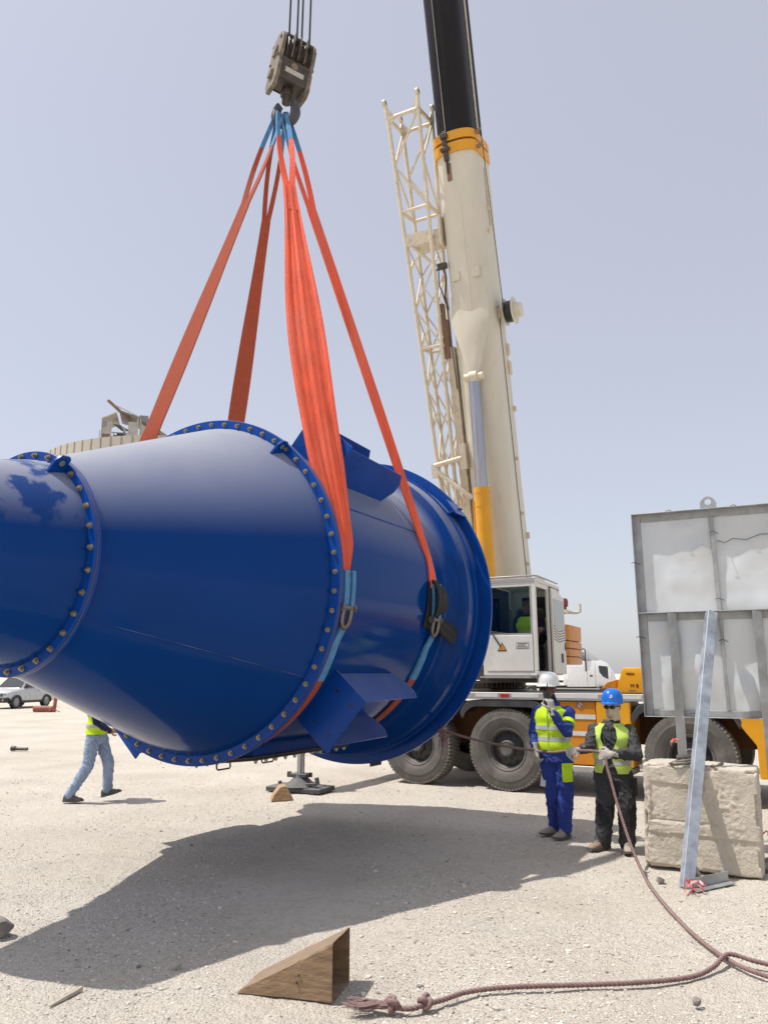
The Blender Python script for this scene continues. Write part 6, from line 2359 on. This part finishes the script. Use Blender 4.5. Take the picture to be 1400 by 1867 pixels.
JW.hand(JW.J['wrR'], (0.9, 0.1, 0.1), (0, 0.9, -0.1), 1, M_SKIN_L, (30, 40, 30), 0.4, 'hand')
JW.hand(JW.J['wrL'], (0.2, 0, -0.9), (0.2, -0.9, 0), -1, M_SKIN_L, (30, 40, 30), 0.4, 'hand')
JW.shoe(JW.J['anR'], (1, -0.08, 0), M_SHOE_D)
JW.shoe(JW.J['anL'], (1, -0.05, 0), M_SHOE_D, 14)

# ---- operator in the crane cab
oc = MS @ Vector((0.28, 1.16, 1.90))
lf = (MS.to_3x3() @ Vector((0, 1, 0)))


def oj(f, l, z):
    v = FD * f + lf * l
    return (v.x, v.y, z)


OP = Person('crane operator seated inside the crane cab with one hand at the doorway', tuple(oc), tuple(FD), dict(
    neck=oj(0.0, 0, 0.98), head=oj(0.03, 0, 1.12),
    shL=oj(0.0, 0.18, 0.90), elL=oj(0.10, 0.30, 0.66), wrL=oj(0.30, 0.34, 0.72),
    shR=oj(0.0, -0.18, 0.90), elR=oj(0.08, -0.26, 0.66), wrR=oj(0.33, -0.16, 0.64),
    hipL=oj(0.02, 0.09, 0.54), knL=oj(0.42, 0.11, 0.56), anL=oj(0.50, 0.11, 0.11),
    hipR=oj(0.02, -0.09, 0.54), knR=oj(0.42, -0.11, 0.56), anR=oj(0.50, -0.11, 0.11)),
    [(0.46, 0, 0, 0.16, 0.12), (0.6, 0, 0, 0.165, 0.12), (0.8, 0, 0, 0.19, 0.12), (0.90, 0, 0, 0.17, 0.1), (0.96, 0, 0, 0.085, 0.075), (1.0, 0, 0, 0.06, 0.06)])
OP.head_dir(tuple(FD))
OP.body(M_SKIN)
mb = MB()
OP.torso_mb(mb, 0.46, 0.99, 0.006)
OP.limbs(mb, ['shL', 'elL', 'wrL'], [0.075, 0.06, 0.045])
OP.limbs(mb, ['shR', 'elR', 'wrR'], [0.075, 0.06, 0.045])
organic('jacket', mb, M_NAVY, OP.root, 0.016, 2)
mb = MB()
OP.limbs(mb, ['hipL', 'knL', 'anL'], [0.10, 0.08, 0.065])
OP.limbs(mb, ['hipR', 'knR', 'anR'], [0.10, 0.08, 0.065])
organic('trousers', mb, M_NAVY, OP.root, 0.016, 2)
OP.vest(0.50, 0.95, 0.024, M_HIVIS, ((0.62, 0.67),), None, seed=3.3)
OP.hand(OP.J['wrL'], tuple(FD), (lf.x * -0.4, lf.y * -0.4, -0.9), 1, M_SKIN, (40, 50, 30), 0.4, 'hand')
OP.hand(OP.J['wrR'], tuple(FD), (0, 0, -1), -1, M_SKIN, (40, 50, 30), 0.4, 'hand')
OP.shoe(OP.J['anL'], tuple(FD), M_SHOE_D)
OP.shoe(OP.J['anR'], tuple(FD), M_SHOE_D)

# ================================================================== PARKED CAR (far left)
RL, FLw = Vector((-19.45, 45.4, 0)), Vector((-19.95, 42.85, 0))
hd = (FLw - RL).normalized()
MCar = frame_mat(RL, hd, Vector((-hd.y, hd.x, 0)), Vector((0, 0, 1)))    # x forward, y left; origin at rear-left wheel
car = thing('parked_car', 'pale grey-white off-road car with black bumpers parked at far left', 'car', tuple(RL))
WB = 2.64


def sect(x, prof):
    return [Vector((x, -0.86 + s_, z)) for s_, z in prof]


def car_ring(x, hw, z0, zb, hwt, zt):
    """lower body ring: sill, belt and top"""
    yc = -0.80
    return [Vector((x, yc - hw * 0.94, z0)), Vector((x, yc - hw, z0 + 0.16)), Vector((x, yc - hw, (z0 + zb) / 2)), Vector((x, yc - hw * 0.96, zb)), Vector((x, yc - hwt, zt)),
            Vector((x, yc + hwt, zt)), Vector((x, yc + hw * 0.96, zb)), Vector((x, yc + hw, (z0 + zb) / 2)), Vector((x, yc + hw, z0 + 0.16)), Vector((x, yc + hw * 0.94, z0))]


mb = MB(MCar)
mb.loft([car_ring(-0.80, 0.78, 0.5, 0.95, 0.70, 1.0), car_ring(-0.70, 0.86, 0.36, 0.98, 0.76, 1.02), car_ring(0.4, 0.90, 0.30, 1.00, 0.80, 1.04), car_ring(1.6, 0.90, 0.30, 1.00, 0.80, 1.05), car_ring(2.2, 0.89, 0.32, 0.98, 0.74, 1.06), car_ring(2.95, 0.86, 0.36, 0.88, 0.66, 0.98), car_ring(3.28, 0.78, 0.45, 0.78, 0.6, 0.86)])
make('car_body', mb, M_SILVER, car, 40, 0.03, 2)
mb = MB(MCar)


def roof_ring(x, hw0, z0, hw1, z1):
    yc = -0.80
    return [Vector((x, yc - hw0, z0)), Vector((x, yc - hw1, z1 - 0.04)), Vector((x, yc - hw1 + 0.06, z1)), Vector((x, yc + hw1 - 0.06, z1)), Vector((x, yc + hw1, z1 - 0.04)), Vector((x, yc + hw0, z0))]


mb.loft([roof_ring(-0.72, 0.78, 1.0, 0.70, 1.10), roof_ring(-0.42, 0.80, 1.0, 0.64, 1.60), roof_ring(0.9, 0.80, 1.0, 0.63, 1.68), roof_ring(1.45, 0.80, 1.0, 0.62, 1.64), roof_ring(2.18, 0.76, 1.0, 0.70, 1.06)])
make('cabin', mb, M_SILVER, car, 40, 0.03, 2)


def car_quad(name, pts, mat, parent=car):
    mb = MB(MCar)
    n = (Vector(pts[1]) - Vector(pts[0])).cross(Vector(pts[2]) - Vector(pts[0])).normalized() * 0.012
    vs_ = [Vector(p) for p in pts] + [Vector(p) + n for p in pts]
    k = len(pts)
    mb.add(vs_, [tuple(range(k)), tuple(range(2 * k - 1, k - 1, -1))] + [(i, (i + 1) % k, k + (i + 1) % k, k + i) for i in range(k)])
    return make(name, mb, mat, parent, 30)


car_quad('windscreen', [(2.13, -1.50, 1.10), (2.13, -0.10, 1.10), (1.52, -0.22, 1.61), (1.52, -1.38, 1.61)], M_GLASS_DK)
car_quad('side_window', [(0.62, -0.005, 1.07), (1.95, -0.02, 1.08), (1.46, -0.155, 1.57), (0.62, -0.155, 1.60)], M_GLASS_DK)
car_quad('side_window', [(-0.45, -0.01, 1.07), (0.55, -0.005, 1.07), (0.55, -0.155, 1.60), (-0.30, -0.155, 1.56)], M_GLASS_DK)
mb = MB(MCar)
mb.lo_hi((3.02, -1.62, 0.32), (3.38, 0.02, 0.62))
make('front_bumper', mb, M_BLACK, car, 40, 0.08, 3)
mb = MB(MCar)
mb.lo_hi((3.18, -1.30, 0.66), (3.32, -0.30, 0.80))
gr = make('grille', mb, M_BLACK, car, 40, 0.02)
mb = MB(MCar)
for z in (0.69, 0.73, 0.77):
    mb.lo_hi((3.322, -1.26, z - 0.008), (3.332, -0.34, z + 0.008))
make('grille_bar', mb, M_CHROME, gr, None)
for y0 in (-1.58, -0.30):
    mb = MB(MCar)
    mb.lo_hi((3.10, y0, 0.66), (3.28, y0 + 0.28, 0.83))
    make('headlight', mb, pmat('headlight_glass', (0.5, 0.52, 0.54), rough=0.1, var=0.2, scale=20), car, 40, 0.04, 2)
for y0 in (-1.40, -0.20):
    mb = MB(MCar)
    mb.cyl((3.375, y0, 0.46), (3.395, y0, 0.46), 0.055, n=14)
    make('fog_lamp', mb, M_CHROME, car, 40)
mb = MB(MCar)
mb.lo_hi((3.385, -1.05, 0.50), (3.40, -0.55, 0.60))
make('number_plate', mb, M_WHITE, car, None)
for (y0, yy) in ((0.02, 0.17), (-1.77, -1.62)):
    mb = MB(MCar)
    mb.lo_hi((1.80, y0, 1.06), (1.92, yy, 1.22))
    make('door_mirror', mb, M_BLACK, car, 40, 0.03, 2)
for x0 in (0.62, -0.1):
    mb = MB(MCar)
    mb.lo_hi((x0 + 0.05, 0.095, 0.92), (x0 + 0.22, 0.125, 0.955))
    make('door_handle', mb, M_BLACK, car, 40, 0.01)
for (xa, xb) in ((-0.46, 0.46), (WB - 0.46, WB + 0.46)):
    for sy in (0.0, -1.60):
        mb = MB(MCar)
        xm = (xa + xb) / 2
        pts = [(xm + 0.44 * math.cos(R(a)), 0.30 + 0.42 * math.sin(R(a))) for a in range(-5, 190, 15)]
        pts2 = [(xm + 0.37 * math.cos(R(a)), 0.30 + 0.36 * math.sin(R(a))) for a in range(185, -10, -15)]
        mb.prism(pts + pts2, -0.13, 0.11, L=Matrix.Translation((0, sy, 0)) @ Matrix.Rotation(R(90), 4, 'X'))
        make('wheel_arch', mb, M_BLACK, car, 40)
mb = MB(MCar)
mb.lo_hi((0.45, 0.07, 0.28), (WB - 0.45, 0.118, 0.40))
mb.lo_hi((0.45, -1.70, 0.28), (WB - 0.45, -1.66, 0.40))
make('sill', mb, M_BLACK, car, 40, 0.01)


def small_wheel(M, parent, r=0.345, w=0.22):
    o = bpy.data.objects.new('wheel', None)
    col.objects.link(o)
    o.parent = parent
    o.matrix_local = WM[parent].inverted() @ M
    WM[o] = M
    LY = Matrix.Rotation(R(90), 4, 'X')
    mb = MB(M @ LY)
    mb.lathe([(r * 0.62, 0.01), (r * 0.70, -0.012), (r * 0.93, -0.01), (r, 0.03), (r, w - 0.03), (r * 0.93, w), (r * 0.6, w)], 36)
    make('tyre', mb, M_BLACK, o, 40)
    mb = MB(M @ LY)
    mb.lathe([(r * 0.64, 0.006), (r * 0.60, 0.012), (r * 0.58, 0.05), (0.0, 0.04)], 30)
    for k in range(8):
        mb.box((r * 0.33, 0, 0.022), (r * 0.55, 0.045, 0.03), L=Matrix.Rotation(2 * math.pi * k / 8, 4, 'Z'))
    make('rim', mb, M_ALU, o, 40)
    return o


for x0 in (0.0, WB):
    small_wheel(MCar @ Matrix.Translation((x0, 0.105, 0.335)), car)
    small_wheel(MCar @ Matrix.Translation((x0, -1.705, 0.335)) @ Matrix.Rotation(math.pi, 4, 'Z'), car)

# ================================================================== WHITE LORRY behind the crane
MT = TM((14.85, 58.0, 0), R(-6))                  # x forward (to the right), y away
lorry = thing('white_lorry', 'white lorry cab with roof deflector behind the crane deck', 'lorry', (14.85, 58.0, 0), R(-6))


def lpart(name, poly, y0, y1, mat, bevel=0.04, parent=lorry):
    mb = MB(MT)
    mb.prism(poly, -y1, -y0, L=Matrix.Rotation(R(90), 4, 'X'))
    return make(name, mb, mat, parent, 35, bevel, 2)


lpart('lorry_cab', [(-1.3, 0.9), (2.15, 0.9), (2.22, 1.5), (2.05, 2.0), (1.62, 2.62), (1.2, 2.80), (-1.25, 2.80), (-1.3, 2.7)], 0.0, 2.4, M_WHITE)
lpart('roof_deflector', [(0.12, 2.82), (1.15, 2.82), (0.62, 3.25), (0.22, 3.62), (0.12, 3.62)], 0.12, 2.28, M_SILVER)
mb = MB(MT)
mb.prism([(0.98, 2.42), (1.68, 2.36), (1.82, 1.95), (1.62, 1.45), (1.28, 1.62), (1.02, 1.95)], 0.004, 0.02, L=Matrix.Rotation(R(90), 4, 'X'))
make('cab_window', mb, M_GLASS_DK, lorry, 30)
mb = MB(MT)
mb.lo_hi((-1.0, -0.014, 1.78), (-0.10, -0.003, 2.35))
make('side_panel', mb, M_WHITE, lorry, 30, 0.005)
mb = MB(MT)
mb.lo_hi((0.33, -0.02, 1.62), (0.52, -0.004, 1.74))
make('door_handle', mb, M_BLACK, lorry, 30)
mb = MB(MT)
mb.lo_hi((0.13, -0.006, 0.95), (0.15, 0.0, 2.75))
mb.lo_hi((0.72, -0.006, 0.95), (0.74, 0.0, 2.75))
make('door_seam', mb, M_GREY, lorry, None)
mb = MB(MT)
mb.lo_hi((1.62, -0.42, 1.55), (1.78, -0.16, 2.25))
mb.tube([(1.6, 0.0, 2.3), (1.7, -0.3, 2.3)], 0.03, 6)
make('door_mirror', mb, M_WHITE, lorry, 40, 0.03)
mb = MB(MT)
mb.lo_hi((2.06, 2.44, 1.75), (2.2, 2.7, 2.2))
make('door_mirror', mb, M_BLACK, lorry, 40, 0.03)
mb = MB(MT)
mb.tube([(0.06, -0.05, 2.0), (0.06, -0.05, 3.6), (0.0, -0.02, 3.66), (-0.9, 0.0, 3.45)], 0.045, 8)
mb.tube([(-0.9, 0.0, 3.3), (0.0, 0.0, 3.35)], 0.04, 6)
mb.tube([(-0.9, 0.1, 2.95), (-0.3, 0.1, 2.92), (0.06, 0.0, 2.85)], 0.06, 6)
make('roof_rack_bar', mb, M_BLACK, lorry, 40)
mb = MB(MT)
mb.lo_hi((-1.5, 0.3, 2.92), (0.0, 2.1, 3.32))
make('folded_tarpaulin', mb, M_PLANT_STEEL, lorry, 40, 0.08, 2)
mb = MB(MT)
mb.lo_hi((-7.5, 0.7, 0.75), (1.9, 1.7, 0.98))
mb.lo_hi((-7.5, 0.05, 1.2), (-1.6, 2.35, 1.36))
make('lorry_chassis', mb, M_BLACK, lorry, 30)
for x0 in (1.1, -2.6, -4.0):
    for y0, rz in ((0.05, 0.0), (2.35, math.pi)):
        small_wheel(MT @ Matrix.Translation((x0, y0, 0.48)) @ Matrix.Rotation(rz, 4, 'Z'), lorry, 0.49, 0.3)

# ================================================================== SILO WITH HEADHOUSE (far left)
SY = 62.0
SZ = 20.3
silo = thing('silo', 'old tan concrete silo top rising behind the hopper cone', 'silo', (-17.5, 67.5, 0))
MSi = TM((-17.5, 67.5, 0))
mb = MB(MSi)
mb.lathe([(12.5, -0.1), (12.5, 19.3), (12.2, 19.3), (12.2, 19.0)], 96)
make('silo_wall', mb, M_PLANT_CONC, silo, 40)
mb = MB(MSi)
mb.lathe([(12.19, 19.05), (8.0, 19.5), (0.0, 19.9)], 64)
make('silo_roof', mb, M_PLANT_CONC, silo, 30)
for a in range(196, 300, 4):
    mb = MB(MSi)
    ca, sa = math.cos(R(a)), math.sin(R(a))
    mb.tube([(12.5 * ca, 12.5 * sa, 16.0), (12.5 * ca, 12.5 * sa, 19.28)], 0.05, 6)
    make('panel_joint', mb, M_PLANT_STEEL, silo, 30)
for px_, py_ in ((-7.6, -7.6), (-4.6, -7.2), (-7.2, -4.8), (-4.2, -4.4)):
    mb = MB(MSi)
    mb.lo_hi((px_, py_, 19.2), (px_ + 0.3, py_ + 0.3, 20.29))
    make('support_pier', mb, M_PLANT_CONC, silo, 30)

MHd = TM((-23.3, 60.6, SZ - 0.02), R(14))        # headhouse: x right, y away
hh = thing('headhouse', 'ruined sheet-metal headhouse with a torn roof and rusty girder on top of the silo', 'headhouse', (-23.3, 60.6, SZ - 0.02), R(14))


def hpart(name, shapes, mat, bevel=0.0, parent=hh):
    mb = MB(MHd)
    for s_ in shapes:
        if s_[0] == 'b':
            mb.lo_hi(s_[1], s_[2])
        elif s_[0] == 't':
            mb.tube(s_[1], s_[2], 8)
        elif s_[0] == 'q':
            n = (Vector(s_[1][1]) - Vector(s_[1][0])).cross(Vector(s_[1][2]) - Vector(s_[1][0])).normalized() * s_[2]
            vs_ = [Vector(p) for p in s_[1]] + [Vector(p) + n for p in s_[1]]
            k = len(s_[1])
            mb.add(vs_, [tuple(range(k)), tuple(range(2 * k - 1, k - 1, -1))] + [(i, (i + 1) % k, k + (i + 1) % k, k + i) for i in range(k)])
    return make(name, mb, mat, parent, 30, bevel)


hpart('platform', [('b', (-0.15, -0.25, -0.02), (3.3, 3.2, 0.20))], M_PLANT_SHEET)
hpart('platform_edge', [('b', (-0.2, -0.30, -0.12), (3.35, -0.26, -0.02))], M_PLANT_DK)
hpart('wall_sheet', [('b', (0.08, 0.0, 0.95), (0.72, 0.06, 2.05))], M_PLANT_SHEET)
hpart('wall_sheet', [('b', (0.05, 0.0, 0.22), (0.70, 0.06, 0.94))], M_PLANT_RUST)
hpart('wall_sheet', [('b', (2.10, 0.0, 0.22), (2.76, 0.06, 2.12))], M_PLANT_SHEET)
hpart('corner_post', [('b', (0.0, -0.04, 0.2), (0.08, 0.06, 2.2)), ('b', (0.72, -0.04, 0.2), (0.80, 0.06, 2.05)), ('b', (2.78, -0.06, 0.2), (2.90, 0.08, 2.6)), ('b', (3.02, -0.06, 0.2), (3.10, 0.08, 2.5))], M_PLANT_SHEET)
hpart('meter_box', [('b', (0.05, -0.2, 1.55), (0.32, -0.05, 1.98))], M_PLANT_STEEL)
hpart('handrail', [('t', [(0.8, 0.0, 0.45), (2.1, 0.0, 0.45)], 0.045), ('t', [(0.8, 0.0, 0.75), (2.1, 0.0, 0.75)], 0.04), ('t', [(0.8, 0.0, 1.1), (2.1, 0.0, 1.1)], 0.045), ('t', [(1.0, 0.0, 0.3), (1.0, 0.0, 1.1)], 0.04), ('t', [(1.85, 0.0, 0.3), (1.85, 0.0, 1.1)], 0.04), ('t', [(-0.1, -0.1, 0.2), (-0.1, -0.1, 1.2)], 0.03)], M_PLANT_STEEL)
hpart('machine', [('b', (1.1, 1.2, 0.22), (1.7, 2.0, 1.45)), ('t', [(0.9, 1.0, 0.5), (1.9, 1.0, 0.4)], 0.14), ('t', [(0.9, 1.5, 1.3), (2.1, 1.2, 0.7)], 0.07), ('t', [(1.6, 1.5, 1.6), (2.2, 1.0, 1.0)], 0.06)], M_PLANT_DK)
hpart('truss', [('t', [(0.7, 2.4, 1.4), (1.6, 2.2, 1.0)], 0.05), ('t', [(1.6, 2.2, 1.9), (2.1, 2.2, 1.1)], 0.05), ('t', [(1.9, 2.3, 1.6), (1.4, 2.3, 0.9)], 0.05)], M_PLANT_STEEL)
hpart('roof_sheet', [('q', [(0.05, -0.35, 2.18), (1.15, -0.35, 2.72), (1.15, 3.0, 2.72), (0.05, 3.0, 2.18)], 0.05)], M_PLANT_SHEET)
hpart('roof_sheet', [('q', [(1.30, -0.15, 3.0), (2.95, -0.35, 2.45), (2.95, 3.0, 2.45), (1.30, 3.0, 2.85)], 0.05)], M_PLANT_STEEL)
hpart('hanging_sheet', [('q', [(0.75, 1.1, 2.15), (1.55, 1.0, 1.55), (2.1, 2.2, 1.95), (1.2, 2.4, 2.5)], 0.04)], M_PLANT_STEEL)
hpart('girder', [('q', [(0.38, -0.6, 3.58), (0.50, -0.6, 3.74), (2.30, 0.6, 2.50), (2.18, 0.6, 2.30)], 0.30)], M_PLANT_RUST)
hpart('edge_beam', [('t', [(0.0, -0.35, 2.15), (1.15, -0.35, 2.72)], 0.06), ('t', [(1.0, -0.35, 3.35), (2.95, -0.35, 2.50)], 0.05)], M_PLANT_SHEET)
hpart('roof_box', [('b', (2.9, 0.6, 2.45), (3.6, 1.4, 2.95))], M_PLANT_STEEL)
hpart('gallery_wall', [('q', [(3.1, 0.02, 0.1), (6.6, 2.6, -0.5), (6.6, 2.6, 0.75), (3.1, 0.02, 2.3)], 0.08)], M_PLANT_SHEET)
hpart('gallery_roof', [('q', [(3.05, -0.20, 2.42), (6.8, 2.4, 0.80), (7.1, 3.6, 0.95), (3.2, 2.6, 2.55)], 0.07)], M_PLANT_STEEL)
hpart('gallery_vent', [('q', [(3.15, -0.02, 2.0), (3.55, 0.26, 1.82), (3.55, 0.26, 2.08), (3.15, -0.02, 2.27)], 0.03), ('q', [(4.5, 0.96, 1.35), (5.0, 1.33, 1.14), (5.0, 1.33, 1.40), (4.5, 0.96, 1.62)], 0.03)], M_PLANT_DK)
